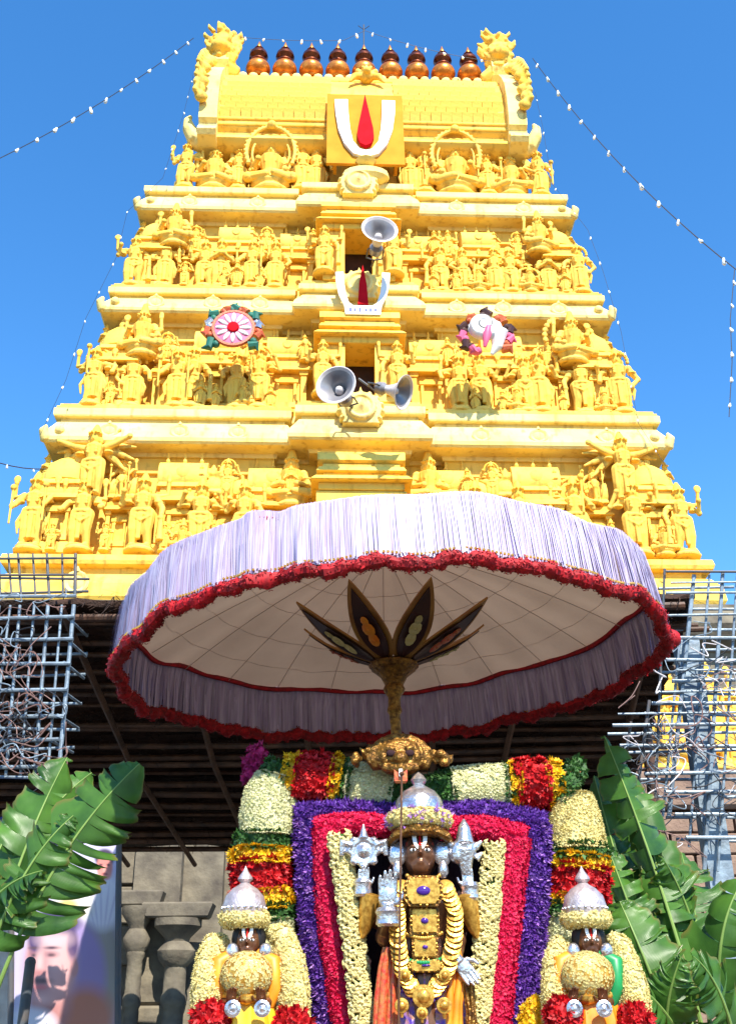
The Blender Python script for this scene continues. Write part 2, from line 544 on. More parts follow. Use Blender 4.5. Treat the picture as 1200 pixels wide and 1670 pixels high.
def figure_mesh(kind, seed=0, voxel=0.0085, material='statue', name='statue'):
    rd = random.Random(seed)
    mb = MB()
    if kind in ('stand', 'four', 'guard', 'devotee', 'wing', 'free'):
        if kind != 'wing':
            mb.lathe([(.17, 0), (.18, .03), (.15, .05), (.16, .07)], 12)
        sway = rd.uniform(-.025, .025)
        limb(mb, [(-.065, 0, .48), (-.07 + sway, -.03, .27), (-.075, -.01, .10)], [.085, .062, .045])
        limb(mb, [(.065, 0, .48), (.075 + sway, -.02, .27), (.085, -.01, .10)], [.085, .062, .045])
        mb.ball((-.078, -.05, .085), (.035, .075, .028), 8, 6)
        mb.ball((.088, -.05, .085), (.035, .075, .028), 8, 6)
        if kind in ('guard', 'wing') or (kind == 'free' and seed % 2):
            mb.lathe([(.12, .50), (.135, .44), (.125, .36), (.105, .32)], 14, (sway * .5, 0, 0), (1, .62))
            mb.tube([(-.10, -.06, .44), (0, -.10, .36), (.10, -.06, .44)], .018, 6)
        else:
            mb.lathe([(.12, .50), (.132, .44), (.12, .33), (.125, .24), (.135, .16), (.10, .15)], 28, (sway * .5, 0, 0), (1, .60), flute=.05, fn=14)
            for e in (-1, 1):
                mb.tube([(e * .12, -.03, .47), (e * .17, -.03, .36), (e * .15, -.03, .22)], [.02, .025, .012], 6)
        mb.box((sway, -.075, .30), (.05, .05, .30), (1.3, 1))
        mb.tube([(0, 0, .44), (0, -.005, .53), (0, 0, .62), (0, 0, .70), (0, 0, .74)], [.10, .075, .10, .112, .055], 12)
        mb.lathe([(.135, .485), (.14, .50), (.135, .515)], 14, (0, 0, 0), (1, .75))
        hz = .80
    elif kind in ('seat', 'bust'):
        mb.lathe([(.22, 0), (.25, .04), (.21, .08), (.26, .13), (.25, .15)], 14, (0, 0, 0), (1, .7), flute=.05, fn=10)
        limb(mb, [(-.09, .0, .22), (-.30, -.08, .21), (-.05, -.17, .19)], [.095, .075, .05])
        limb(mb, [(.09, .0, .22), (.30, -.08, .21), (.06, -.19, .20)], [.095, .075, .05])
        mb.tube([(0, 0, .18), (0, -.005, .34), (0, 0, .48), (0, 0, .57), (0, 0, .61)], [.15, .12, .15, .16, .07], 12)
        hz = .69
    k = 1.0 if kind in ('stand', 'four', 'guard', 'devotee', 'wing', 'free') else 1.3
    sz = hz - .11 * k
    mb.tube([(0, 0, hz - .10 * k), (0, 0, hz - .05 * k)], [.045 * k, .045 * k], 8)
    mb.ball((0, -.008, hz), (.060 * k, .064 * k, .074 * k), 12, 10)
    mb.ball((0, -.07 * k, hz - .008), (.013 * k, .018 * k, .022 * k), 6, 5)
    for s in (-1, 1):
        mb.ball((s * .068 * k, .0, hz - .02 * k), (.022 * k, .025 * k, .045 * k), 8, 6)
        mb.ball((s * .13 * k, 0, sz), (.052 * k, .05 * k, .045 * k), 8, 6)
    top = 1.0
    mb.lathe([(.072 * k, hz + .035), (.075 * k, hz + .06), (.058 * k, hz + .10 * k), (.05 * k, hz + .13 * k), (.03 * k, top - .03), (.022, top - .01), (.008, top)], 10)
    mb.lathe([(.085 * k, sz - .03), (.10 * k, sz), (.07 * k, sz + .03)], 10, (0, -.015, 0))
    S = .13 * k
    for e in (-1, 1):
        for q in range(3):
            mb.ball((e * .05 * k, -.085 * k, sz - .02 - .035 * q), (.02 * k, .02 * k, .02 * k), 6, 5)
        mb.lathe([(.05 * k, -.014), (.056 * k, 0), (.05 * k, .014)], 10, (e * (.17 * k), -.005, sz - .07 * k))
    for q in range(6):
        mb.ball((.07 * k * math.cos(R(180 + 36 * q)), -.035 + .06 * k * math.sin(R(180 + 36 * q)), hz + .06), .017 * k, 6, 5)
    def arm(s, el, ha, r=1.0):
        limb(mb, [(s * S, 0, sz), el, ha], [.045 * k * r, .036 * k * r, .028 * k * r])
        mb.ball(ha, .036 * k * r, 8, 6)
    if kind == 'stand':
        arm(-1, (-.21, -.02, sz - .15), (-.17, -.09, sz - .28))
        arm(1, (.22, 0, sz - .13), (.13, -.10, sz - .20))
        mb.tube([(-.18, -.10, .10), (-.17, -.10, sz - .22)], .018, 6)
    elif kind == 'guard':
        arm(-1, (-.24, -.02, sz - .10), (-.20, -.12, sz + .02))
        arm(1, (.22, -.02, sz - .15), (.22, -.10, sz - .30))
        mb.tube([(.23, -.10, .12), (.22, -.10, sz - .24)], [.045, .02], 8)
        arm(-1, (-.26, .03, sz + .04), (-.27, .0, sz + .20), .8)
        arm(1, (.26, .03, sz + .04), (.27, .0, sz + .20), .8)
        mb.ball((-.27, 0, sz + .24), (.05, .02, .05), 8, 6)
        mb.ball((.27, 0, sz + .24), (.03, .02, .06), 8, 6)
    elif kind == 'four':
        arm(-1, (-.22, -.03, sz - .13), (-.15, -.13, sz - .06))
        arm(1, (.22, -.02, sz - .14), (.17, -.10, sz - .26))
        arm(-1, (-.25, .02, sz - .02), (-.24, -.02, sz + .15), .85)
        arm(1, (.25, .02, sz - .02), (.24, -.02, sz + .15), .85)
        mb.lathe([(.055, -.012), (.06, 0), (.055, .012)], 10, (-.24, -.02, sz + .21), M=Matrix.Rotation(R(90), 3, 'X'))
        mb.ball((.24, -.02, sz + .20), (.035, .03, .055), 8, 6)
    elif kind == 'free':
        for s in (-1, 1):
            e = Vector((s * rd.uniform(.19, .27), rd.uniform(-.05, .02), sz - rd.uniform(.02, .17)))
            h_ = e + Vector((-s * rd.uniform(-.05, .12), -rd.uniform(.04, .12), rd.choice((-.14, .12, .16, -.05))))
            arm(s, e, h_)
            if rd.random() < .4:
                mb.tube([h_ + Vector((0, -.02, -.22)), h_ + Vector((0, -.02, .2))], [.014, .018], 6)
                mb.ball(h_ + Vector((0, -.02, .22)), .04, 8, 6)
        if rd.random() < .5:
            for s in (-1, 1):
                arm(s, (s * .25, .02, sz - .0), (s * .24, -.01, sz + .16), .8)
                mb.ball((s * .24, -.01, sz + .21), (.045, .02, .05), 8, 6)
        if rd.random() < .4:
            for j in range(13):
                an = R(-5 + 190 * j / 12)
                mb.ball((.15 * math.cos(an), .05, hz + .03 + .16 * math.sin(an)), .026, 6, 5)
    elif kind == 'devotee':
        arm(-1, (-.19, -.04, sz - .14), (-.02, -.13, sz - .06))
        arm(1, (.19, -.04, sz - .14), (.02, -.13, sz - .06))
    elif kind == 'wing':
        arm(-1, (-.25, -.02, sz + .03), (-.42, -.05, sz + .10))
        arm(1, (.25, -.02, sz + .03), (.42, -.05, sz + .10))
        for s in (-1, 1):
            for j in range(5):
                a = R(62 - 26 * j)
                mb.tube([(s * .08, .06, sz - .02), (s * (.08 + .20 * math.cos(a)), .07, sz + .22 * math.sin(a)), (s * (.08 + .40 * math.cos(a)), .05, sz - .06 + .36 * math.sin(a))], [.04, .045, .012], 6)
    elif kind == 'seat':
        arm(-1, (-.26, -.03, sz - .19), (-.16, -.17, sz - .10))
        arm(1, (.26, -.03, sz - .19), (.20, -.16, sz - .27))
        arm(-1, (-.28, .03, sz - .04), (-.27, 0, sz + .16), .8)
        arm(1, (.28, .03, sz - .04), (.27, 0, sz + .16), .8)
        mb.ball((-.27, 0, sz + .21), (.06, .02, .06), 8, 6)
        mb.ball((.27, 0, sz + .21), (.04, .02, .07), 8, 6)
        if seed % 2:
            for j in range(17):
                a = R(-10 + 200 * j / 16)
                mb.ball((.40 * math.cos(a), .06, .52 + .42 * math.sin(a)), (.05, .03, .05), 6, 5)
    elif kind == 'bust':
        arm(-1, (-.25, -.03, sz - .19), (-.10, -.20, sz - .24))
        arm(1, (.25, -.03, sz - .19), (.10, -.20, sz - .24))
    return fuse(mb, name, material, voxel)

STAT = {
    'stand': [figure_mesh('stand', 1)] + [figure_mesh('free', 30 + q) for q in range(5)],
    'four': [figure_mesh('four', 3)] + [figure_mesh('free', 50 + q) for q in range(3)],
    'guard': [figure_mesh('guard', 4)],
    'devotee': [figure_mesh('devotee', 5)],
    'wing': [figure_mesh('wing', 6)],
    'seat': [figure_mesh('seat', 7), figure_mesh('seat', 8)],
    'bust': [figure_mesh('bust', 9)],
}

# ------------------------------------------------------------------ the yellow gateway tower
tower = thing('temple_tower', 'tall tapering yellow temple gateway tower covered with stucco figures', 'tower', (-0.20, 16.6, 0), R(2.5))

def plan(hw, hd, c, r, cp, rec):
    return [(-hw, -hd), (-r, -hd), (-r, -hd + rec), (-c, -hd + rec), (-c, -hd - cp), (c, -hd - cp), (c, -hd + rec),
            (r, -hd + rec), (r, -hd), (hw, -hd), (hw, hd), (-hw, hd)]

def kapota(z, zc, o=0.36):
    h = zc - z
    return [(0, z - .06), (.05, z - .06), (.07, z), (o - .03, z + .015), (o, z + .05), (o + .01, z + .16 * h), (o - .03, z + .34 * h), (o - .10, z + .52 * h),
            (o - .15, z + .66 * h), (o - .19, z + .70 * h), (o - .19, z + .78 * h), (o - .10, z + .79 * h), (o - .09, z + .82 * h), (o - .09, zc - .01), (o - .10, zc), (-.05, zc)]

# miniature shrines of the parapet rows (origin: foot at the wall, facing -y)
def pavilion_mesh(wd, h, dp, dome=False):
    b = MB()
    y = -dp / 2
    b.box((0, y, .05 * h), (wd, dp, .10 * h - .004), bevel=.012)
    b.box((0, y + .03, .30 * h), (wd * .78, dp - .1, .40 * h), bevel=.008)
    for s in (-1, 1):
        b.box((s * wd * .37, y - .03, .28 * h), (wd * .12, dp - .06, .352 * h), bevel=.01)
        b.box((s * wd * .37, y - .035, .445 * h), (wd * .17, dp - .03, .035 * h), top=(1.25, 1.1))
    b.box((0, -dp + .035, .14 * h), (wd * .46, .06, .05 * h))
    for s in (-1, 1):
        b.box((s * wd * .19, -dp + .045, .26 * h), (wd * .06, .05, .20 * h))
    b.box((0, -dp + .04, .375 * h), (wd * .5, .07, .035 * h), bevel=.006)
    b.box((0, -dp + .05, .405 * h), (wd * .36, .06, .028 * h), top=(.6, 1))
    b.box((0, y - .02, .49 * h), (wd * 1.12, dp + .10, .055 * h), top=(.86, .8), bevel=.006)
    b.box((0, y - .01, .535 * h), (wd * .90, dp - .02, .04 * h))
    b.box((0, y, .58 * h), (wd * .78, dp - .09, .06 * h))
    b.box((0, y, .63 * h), (wd * .92, dp, .045 * h), top=(.92, .9), bevel=.006)
    if dome:
        b.lathe([(wd * .36, .65 * h), (wd * .46, .67 * h), (wd * .47, .74 * h), (wd * .38, .82 * h), (wd * .2, .87 * h), (wd * .08, .89 * h), (wd * .1, .92 * h), (.004, .99 * h)], 12, (0, y, 0), (1, dp / wd))
    else:
        hw, L = dp * .5, wd * .45
        pr = [(-hw * .8, .65 * h), (-hw * 1.0, .68 * h), (-hw * 1.0, .74 * h), (-hw * .75, .81 * h), (-hw * .35, .855 * h), (0, .87 * h), (hw * .35, .855 * h), (hw * .75, .81 * h), (hw, .74 * h), (hw, .68 * h), (hw * .8, .65 * h)]
        M = Matrix(((0, 1, 0, -L), (1, 0, 0, y), (0, 0, 1, 0), (0, 0, 0, 1)))
        b.prism(pr[::-1], 2 * L, M)
        for x in (-L * .7, 0, L * .7):
            b.lathe([(.02, .865 * h), (.034, .885 * h), (.015, .91 * h), (.024, .925 * h), (.003, .97 * h)], 8, (x, y, 0))
        b.lathe([(.10 * wd, -.02), (.13 * wd, 0), (.08 * wd, .03)], 12, (0, -dp + .01, .74 * h), M=Matrix.Rotation(R(90), 3, 'X'))
    return b.mesh('pavilion', 'plaster', True)

def crest_mesh():
    b = MB()
    for j in range(9):
        a = R(10 + 20 * j)
        L = .42 + .06 * (j % 2)
        ax = Vector((math.cos(a), 0, math.sin(a)))
        b.tube([Vector((0, 0, .12)) + ax * .08, Vector((0, -.07, .12)) + ax * L * .55, Vector((0, -.03, .12)) + ax * L], [.05, .085, .012], 8)
    b.ball((0, -.08, .16), (.14, .10, .13), 12, 8)
    b.lathe([(.22, 0), (.26, .04), (.2, .09)], 12, (0, -.02, 0), (1, .6))
    return fuse(b, 'crest_ornament', 'plaster', .014)

def medallion_mesh():
    b = MB()
    b.lathe([(.20, 0), (.22, .03), (.19, .055), (.15, .045), (.13, .03), (.09, .06), (.02, .07)], 20, M=Matrix.Rotation(R(90), 3, 'X'))
    b.tube([(0, -.02, .20), (0, -.03, .30)], [.06, .01], 8)
    return b.mesh('medallion', 'cream', True)

def arch_mesh():
    """horseshoe gable ornament on the centre of a cornice"""
    b = MB()
    o = [(.40 * math.cos(R(a)), .34 + .36 * math.sin(R(a))) for a in range(-40, 221, 20)]
    b.prism([(-.36, 0), (.36, 0)] + o, .26, Matrix.Translation((0, -.26, 0)))
    for a in range(-30, 211, 24):
        b.ball((.42 * math.cos(R(a)), -.16, .34 + .38 * math.sin(R(a))), (.06, .10, .06), 8, 6)
    b.lathe([(.28, 0), (.30, .04), (.24, .07), (.19, .04), (.1, .07), (.03, .10)], 18, (0, -.26, .34), M=Matrix.Rotation(R(90), 3, 'X'))
    b.lathe([(.05, .70), (.07, .74), (.02, .80), (.03, .83), (.003, .92)], 8, (0, -.14, 0))
    return fuse(b, 'arch_ornament', 'cream', .016)

CREST, MEDAL, ARCH = crest_mesh(), medallion_mesh(), arch_mesh()

def put(name, me, parent, x, y, z, s=1.0, rz=0.0, mirror=False):
    sc = s if hasattr(s, '__len__') else (s, s, s)
    if mirror:
        sc = (-sc[0], sc[1], sc[2])
    return link(name, me, parent, (x, y, z), rz, sc)

def statue(parent, kind, x, y, z, h, rz=0.0, mirror=False):
    me = random.choice(STAT[kind])
    k = random.uniform(.96, 1.05)
    return put('statue', me, parent, x, y, z, (h * k * 1.02, h * k * 1.02, h * 1.04), rz + random.uniform(-.12, .12), mirror)

# stone storey below
sb = MB()
sb.sweep(plan(5.1, 2.75, .9, 1.7, .3, .25), [(.35, 0), (.35, .5), (.25, .55), (.25, .9), (.12, 1.0), (0, 1.05), (0, 5.6), (.05, 5.65), (.05, 5.9), (.02, 5.95), (.02, 6.3), (.3, 6.45), (.38, 6.6), (.3, 6.85), (.1, 6.9), (.1, 6.97)])
stone = sb.build('stone_base', 'stone', tower)
b = MB()
b.box((0, 0, 2.2), (.55, .24, 2.3), bevel=.03)
b.box((0, 0, .75), (.75, .34, .58), bevel=.03)
b.lathe([(.2, 3.35), (.34, 3.46), (.36, 3.56), (.22, 3.66), (.24, 3.75), (.46, 3.88), (.46, 3.98)], 12, (0, 0, 0), (1, .55))
b.box((0, -.02, 4.10), (.95, .34, .2), top=(1.15, 1.1), bevel=.02)
b.box((0, -.02, 4.37), (1.25, .34, .30), bevel=.03)
pil = b.mesh('pilaster', 'stone', True)
for x in (-4.5, -3.55, -2.45, 2.45, 3.55, 4.5):
    link('pilaster', pil, stone, (x, -2.86, 1.0))
cs = MB()
cs.box((0, 0, 0), (.62, .10, .42), bevel=.015)
blk = cs.mesh('stone_block', 'stone', True)
for k in range(9):
    for i, x in enumerate((-4.02, -3.0)):
        if (k + i) % 5 != 3:
            link('stone_block', blk, stone, (x + random.uniform(-.03, .03), -2.79 + random.uniform(-.02, .02), 1.35 + k * .445), 0, (random.uniform(.85, 1.0), 1, 1))

# yellow moulded foot of the tower
b = MB()
b.sweep(plan(4.60, 2.1, .85, 1.55, .32, .2), [(.20, 6.98), (.42, 7.06), (.47, 7.14), (.45, 7.34), (.34, 7.50), (.24, 7.56), (.24, 7.63), (.38, 7.65), (.40, 7.70), (.38, 7.79), (0, 7.81)])
foot = b.build('foot_moulding', 'plaster', tower)
for x in (-3.9, -2.9, -1.9, 1.9, 2.9, 3.9):
    put('medallion', MEDAL, foot, x, -2.55, 7.33, .8)

TIERS = [
    # z0, cornice bottom, cornice top, wall half width, wall half depth
    (7.80, 9.73, 10.39, 4.38, 1.84),
    (10.38, 12.37, 12.95, 3.86, 1.49),
    (12.94, 14.79, 15.43, 3.52, 1.17),
]
PAVS = []
for i, (z0, z1, zc, hw, hd) in enumerate(TIERS):
    pl = plan(hw, hd, .62, 1.32, 0.0, .16)
    ledge = .35 if i else .45
    b = MB()
    b.sweep(pl, [(.10, z0), (.10, z0 + .07), (.05, z0 + .09), (.05, z0 + .16), (.07, z0 + .18), (0, z0 + .22), (0, z1 - .36), (.05, z1 - .34), (.05, z1 - .24), (.0, z1 - .22), (0, z1 + .02)])
    st = b.build('storey', 'plaster', tower)
    # big rounded cornice, with a projecting middle bay
    b = MB()
    b.sweep(plan(hw, hd, .72, 1.32, .18, .16), kapota(z1, zc))
    b.build('cornice', 'cream', st)
    b = MB()
    b.sweep(plan(hw - .06, hd - .06, .66, 1.32, .18, .16), [(.30, zc - .004), (.30, zc + .05), (.26, zc + .06), (.26, zc + .11), (0, zc + .11)])
    if i < 2:
        b.build('ledge', 'plaster', st)
    h = z1 - z0 - .10
    pw = [.80, .74, .66][i]
    pv, pd = pavilion_mesh(pw, h, .36), pavilion_mesh(pw * .86, h, .42, True)
    pn = pavilion_mesh(pw * .55, h * .86, .28)
    zb = z0 + .115
    for s in (-1, 1):
        put('pavilion', pd, st, s * (hw - .02), -hd + .02, zb)
        put('pavilion', pv, st, s * hw * .60, -hd + .02, zb)
        put('pavilion', pv, st, s * hw * .30, -hd + .16, zb)
        put('pavilion', pn, st, s * hw * .80, -hd + .02, zb)
        put('pavilion', pn, st, s * hw * .45, -hd + .02, zb)
        # short side
        for k in (-.35, .35):
            put('pavilion', pv, st, s * (hw - .02), k * hd * 1.3, zb, 1, s * R(90))
    sh = [1.24, 1.20, 1.06][i]
    yf = -hd - .36
    kinds = [['stand', 'four', 'guard', 'stand', 'four', 'devotee', 'stand'], ['four', 'stand', 'stand', 'guard', 'four', 'stand', 'stand'], ['guard', 'four', 'stand', 'devotee', 'stand', 'four', 'stand']][i]
    us = [[1.075, .915, .72, .53, .385], [1.075, .92, .74, .68, .50, .41], [1.08, .93, .74, .665, .51, .40]][i]
    for j, u in enumerate(us):
        for s in (-1, 1):
            y = yf if j else yf - .02
            statue(st, kinds[(j + (s > 0) * 2) % 7], s * u * hw, y + random.uniform(-.03, .03), zb, sh * random.uniform(.92, 1.06), mirror=s > 0)
    # outer corners, turned outwards
    for s in (-1, 1):
        statue(st, 'guard', s * (hw + .26), -hd + .35, zb, sh, s * R(70))
        statue(st, 'stand', s * (hw + .26), hd * .75, zb, sh, s * R(90))
        # figures higher up, on the shrine roofs below the cornice
        statue(st, 'wing' if i == 0 else 'seat', s * hw * .90, -hd - .36, zb + h * (.45 if i == 0 else .52), [1.25, 1.02, .95][i], s * R(8), mirror=s > 0)
        statue(st, 'devotee', s * (hw * 1.07), -hd - .06, zb + h * .62, .62, s * R(30))
        b = MB()
        for (yy, dy_) in ((-hd - .34, -1), (hd + .34, 1)):
            c_ = Vector((s * (hw + .34), yy, z1 + .10))
            b.tube([c_ - Vector((s * .2, dy_ * .2, 0)), c_, c_ + Vector((s * .02, dy_ * .02, .10)), c_ + Vector((-s * .03, dy_ * .02, .2))], [.10, .09, .07, .02], 8)
            b.ball(c_ + Vector((-s * .22, 0, .12)), .08, 8, 6)
            b.ball(c_ + Vector((-s * .02, -dy_ * .2, .10)), .08, 8, 6)
            break
        link('corner_leaf', fuse(b, 'corner_leaf', 'cream', .022), st)
        for u in (.80, .45):
            statue(st, 'stand', s * hw * u, -hd - .24, zb + h * .50, .62 if i else .7)
        for u in (.60, .30):
            statue(st, 'devotee', s * hw * u + .28, -hd - .28, zb + h * .54, .5)
    for u in (1.0, .83, .64, .58, .47, .36):
        for s in (-1, 1):
            if random.random() < .8:
                statue(st, random.choice(('devotee', 'seat', 'stand')), s * u * hw, -hd - .46, zb, random.uniform(.4, .58), mirror=s > 0)
    # seated figures before the wall recess
    for s in (-1, 1):
        if i == 0:
            statue(st, 'bust', s * hw * .235, -hd - .16, zb + h * .46, 1.02, mirror=s > 0)
            put('crest_ornament', CREST, st, s * hw * .50, -hd - .14, zb + h * .56, (1.1, 1, 1.0))
            statue(st, 'seat', s * hw * .40, -hd - .18, zb + h * .40, .62)
        else:
            statue(st, 'seat', s * hw * .60, -hd - .28, zb + h * .0, .5)
    for u in ((.86, .62, .42) if i < 2 else (.84, .5)):
        for s in (-1, 1):
            put('medallion', MEDAL, st, s * hw * u, -hd - .345, z1 + .22, (.66, .4, .55))
    put('arch_ornament', ARCH, st, 0, -hd - .36, zc - .42, (.78, 1.1, .78))
    # middle bay with the open doorway
    by = -hd + .06
    b = MB()
    if i == 0:
        b.box((0, by - .38, z0 + .55), (1.30, .76, .9), bevel=.01)
    else:
        for s in (-1, 1):
            b.box((s * .40, by - .36, z0 + .66), (.30, .72, 1.10), bevel=.012)
            b.box((s * .27, by - .70, z0 + .66), (.07, .10, 1.08), bevel=.008)
        b.box((0, by - .40, z0 + .165), (1.2, .84, .13), bevel=.012)
    zt = z0 + (1.0 if i == 0 else 1.2)
    b.box((0, by - .36, zt + .065), (1.24, .86, .12), bevel=.012)
    b.box((0, by - .40, zt + .16), (1.46, 1.02, .09), top=(.92, .9), bevel=.012)
    b.box((0, by - .36, zt + .245), (1.10, .80, .085), bevel=.006)
    b.box((0, by - .38, zt + .33), (1.30, .92, .085), top=(.95, .93), bevel=.008)
    b.box((0, by - .36, zt + .405), (1.12, .80, .07), bevel=.006)
    pr = [(-.42, 0), (-.50, .04), (-.48, .14), (-.36, .24), (-.15, .30), (.15, .30), (.36, .24), (.48, .14), (.50, .04), (.42, 0)]
    b.prism(pr[::-1], 1.28, Matrix(((0, 1, 0, -.64), (.9, 0, 0, by - .36), (0, 0, 1, zt + .44), (0, 0, 0, 1))))
    b.build('doorway' if i else 'niche_shrine', 'plaster', st, True)
    if i:
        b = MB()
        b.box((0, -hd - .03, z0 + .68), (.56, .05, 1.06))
        b.build('doorway_shade', 'niche_shade', st)  # near-black sheet stands for the shade deep inside the opening
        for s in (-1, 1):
            statue(st, 'guard', s * .58, by - .80, z0 + .20, 1.02, mirror=s > 0)

# neck storey with arched groups
z0, z1 = 15.40, 16.55
hw, hd = 3.10, .86
b = MB()
b.sweep(plan(hw, hd, .62, 1.32, .10, .08), [(.34, z0), (.34, z0 + .06), (.28, z0 + .08), (.28, z0 + .14), (.05, z0 + .15), (.05, z0 + .22), (0, z0 + .24), (0, z1 - .1), (.05, z1 - .08), (.05, z1 + .1)])
st = b.build('storey', 'plaster', tower)
st.location = (.12, 0, 0)
zb = z0 + .145
sm = pavilion_mesh(.42, 1.05, .26)
for u, kd, hh in ((3.24, 'stand', 1.15), (2.72, 'seat', 1.1), (2.28, 'stand', 1.05), (1.70, 'seat', 1.35), (1.12, 'four', 1.2), (.86, 'stand', 1.15)):
    for s in (-1, 1):
        o = statue(st, kd, s * u, -hd - .30, zb, hh, mirror=s > 0)
        if kd == 'seat' and u < 2:
            o.data = STAT['seat'][0]
for s in (-1, 1):
    for u in (2.02, 1.38):
        put('pavilion', sm, st, s * u, -hd + .02, zb)
    statue(st, 'guard', s * 3.42, -hd + .3, zb, 1.0, s * R(60))
    statue(st, 'stand', s * 3.40, .4, zb, 1.0, s * R(90))
    b = MB()
    pts = [(s * 1.70 + (.44 * math.cos(R(a))), -hd - .50, zb + .82 + .60 * math.sin(R(a))) for a in range(-30, 211, 10)]
    b.tube(pts, .035, 8)
    for p in pts[::1]:
        b.ball((p[0] + (p[0] - s * 1.70) * .08, p[1], p[2] + .02), (.035, .04, .035), 6, 5)
    pts2 = [(s * 1.70 + .34 * math.cos(R(a)), -hd - .46, zb + .80 + .47 * math.sin(R(a))) for a in range(-30, 211, 12)]
    b.tube(pts2, .025, 8)
    b.ball((s * 1.70, -hd - .54, zb + 1.44), (.09, .08, .09), 8, 6)
    link('halo_arch', fuse(b, 'halo_arch', 'plaster', .016), st)

# keel-shaped barrel roof
PRO = [(-1.12, 16.52), (-1.34, 16.58), (-1.40, 16.66), (-1.34, 16.78), (-1.26, 16.82), (-1.27, 16.92), (-1.34, 16.98), (-1.36, 17.25), (-1.33, 17.65), (-1.23, 18.10), (-1.05, 18.45), (-.80, 18.82), (-.52, 19.14), (-.26, 19.42), (-.20, 19.46), (-.20, 19.55), (-.12, 19.6)]
full = PRO + [(-a, z) for a, z in reversed(PRO)]
b = MB()
RL = 2.72
b.prism(full, 2 * RL, Matrix(((0, 1, 0, -RL), (1, 0, 0, 0), (0, 0, 1, 0), (0, 0, 0, 1))))
b.f = [tuple(reversed(q)) for q in b.f]
roof = b.build('roof', 'plaster', tower, True)
roof.location = (.12, 0, 0)
# frame bands on the roof front
b = MB()
def roof_at(z):
    for (a0, q0), (a1, q1) in zip(PRO[6:], PRO[7:]):
        if q0 <= z <= q1:
            t = (z - q0) / (q1 - q0)
            return a0 + (a1 - a0) * t, math.atan2(q1 - q0, a1 - a0)
    return PRO[-1][0], R(60)
for z in (17.03, 17.16, 18.66, 18.76):
    v, a = roof_at(z)
    b.tube([(-2.70, v, z), (2.70, v, z)], .035, 8)
b.build('roof_band', 'plaster', roof, True)
# overlapping round scale tiles
tm = MB()
out = [(.095 * math.cos(R(a)), .085 * math.sin(R(a)) - .07) for a in range(180, 361, 22)]
out = [(.095, .085), ] + [(-.095, .085)] + out
tm.prism(out, .07, Matrix.Identity(4))
TILE = tm.mesh('scale_tile', 'plaster')
rows = 9
for r in range(rows):
    z = 17.30 + r * .16
    v, a = roof_at(z)
    for c in range(27):
        x = -2.58 + (c + .5 * (r % 2)) * .197
        if abs(x) < .62 or x > 2.62:
            continue
        link('scale_tile', TILE, roof, (x, v - .05, z), rot=(-(R(90) - a) + R(26), 0, random.uniform(-.04, .04)), scale=(random.uniform(.95, 1.05), 1, 1))
# ridge crest
b = MB()
for k in range(25):
    x = -2.64 + k * .22
    b.ball((x, -.16, 19.58), (.10, .06, .09), 8, 6)
b.box((0, 0, 19.59), (5.4, .28, .08), bevel=.02)
b.build('ridge_crest', 'cream', roof, True)
# metal pot finials
fin = MB()
fin.lathe([(.20, 0), (.22, .03), (.14, .07), (.10, .11), (.15, .14), (.22, .20), (.245, .29), (.225, .37), (.15, .43), (.12, .45)], 20)
fin_low = fin.mesh('finial', 'copper', True)
fn2 = MB()
fn2.lathe([(.12, .44), (.17, .47), (.165, .50), (.11, .52), (.13, .55), (.185, .63), (.17, .71), (.10, .78), (.07, .81), (.10, .83), (.04, .88)], 20)
fin_up = fn2.mesh('finial_neck', 'copper_dark', True)
fn3 = MB()
fn3.lathe([(.05, .86), (.055, .90), (.03, .97), (.004, 1.06)], 12)
fin_tip = fn3.mesh('finial_tip', 'copper', True)
for k in range(9):
    x = .10 + (k - 4) * .552
    o = link('finial', fin_low, roof, (x - .02, 0, 19.62), random.uniform(0, 3), (1.06, 1.06, 1.08))
    for nm, me in (('finial_neck', fin_up), ('finial_tip', fin_tip)):
        q = link(nm, me, roof, (x - .02, 0, 19.62), random.uniform(0, 3), (1.06, 1.06, 1.08))
b = MB()
b.tube([(.08, .0, 20.5), (.08, .0, 21.35)], .012, 6)
b.tube([(.08, 0, 21.2), (-.04, 0, 21.32)], .008, 5)
b.tube([(.08, 0, 21.2), (.20, 0, 21.32)], .008, 5)
b.build('lightning_rod', 'cable', roof)
for x, h in ((-2.35, .95), (2.32, .65)):
    b = MB()
    b.tube([(x, .0, 19.57), (x + .06, 0, 19.57 + h)], .018, 6)
    b.build('lightning_rod', 'cable', roof)
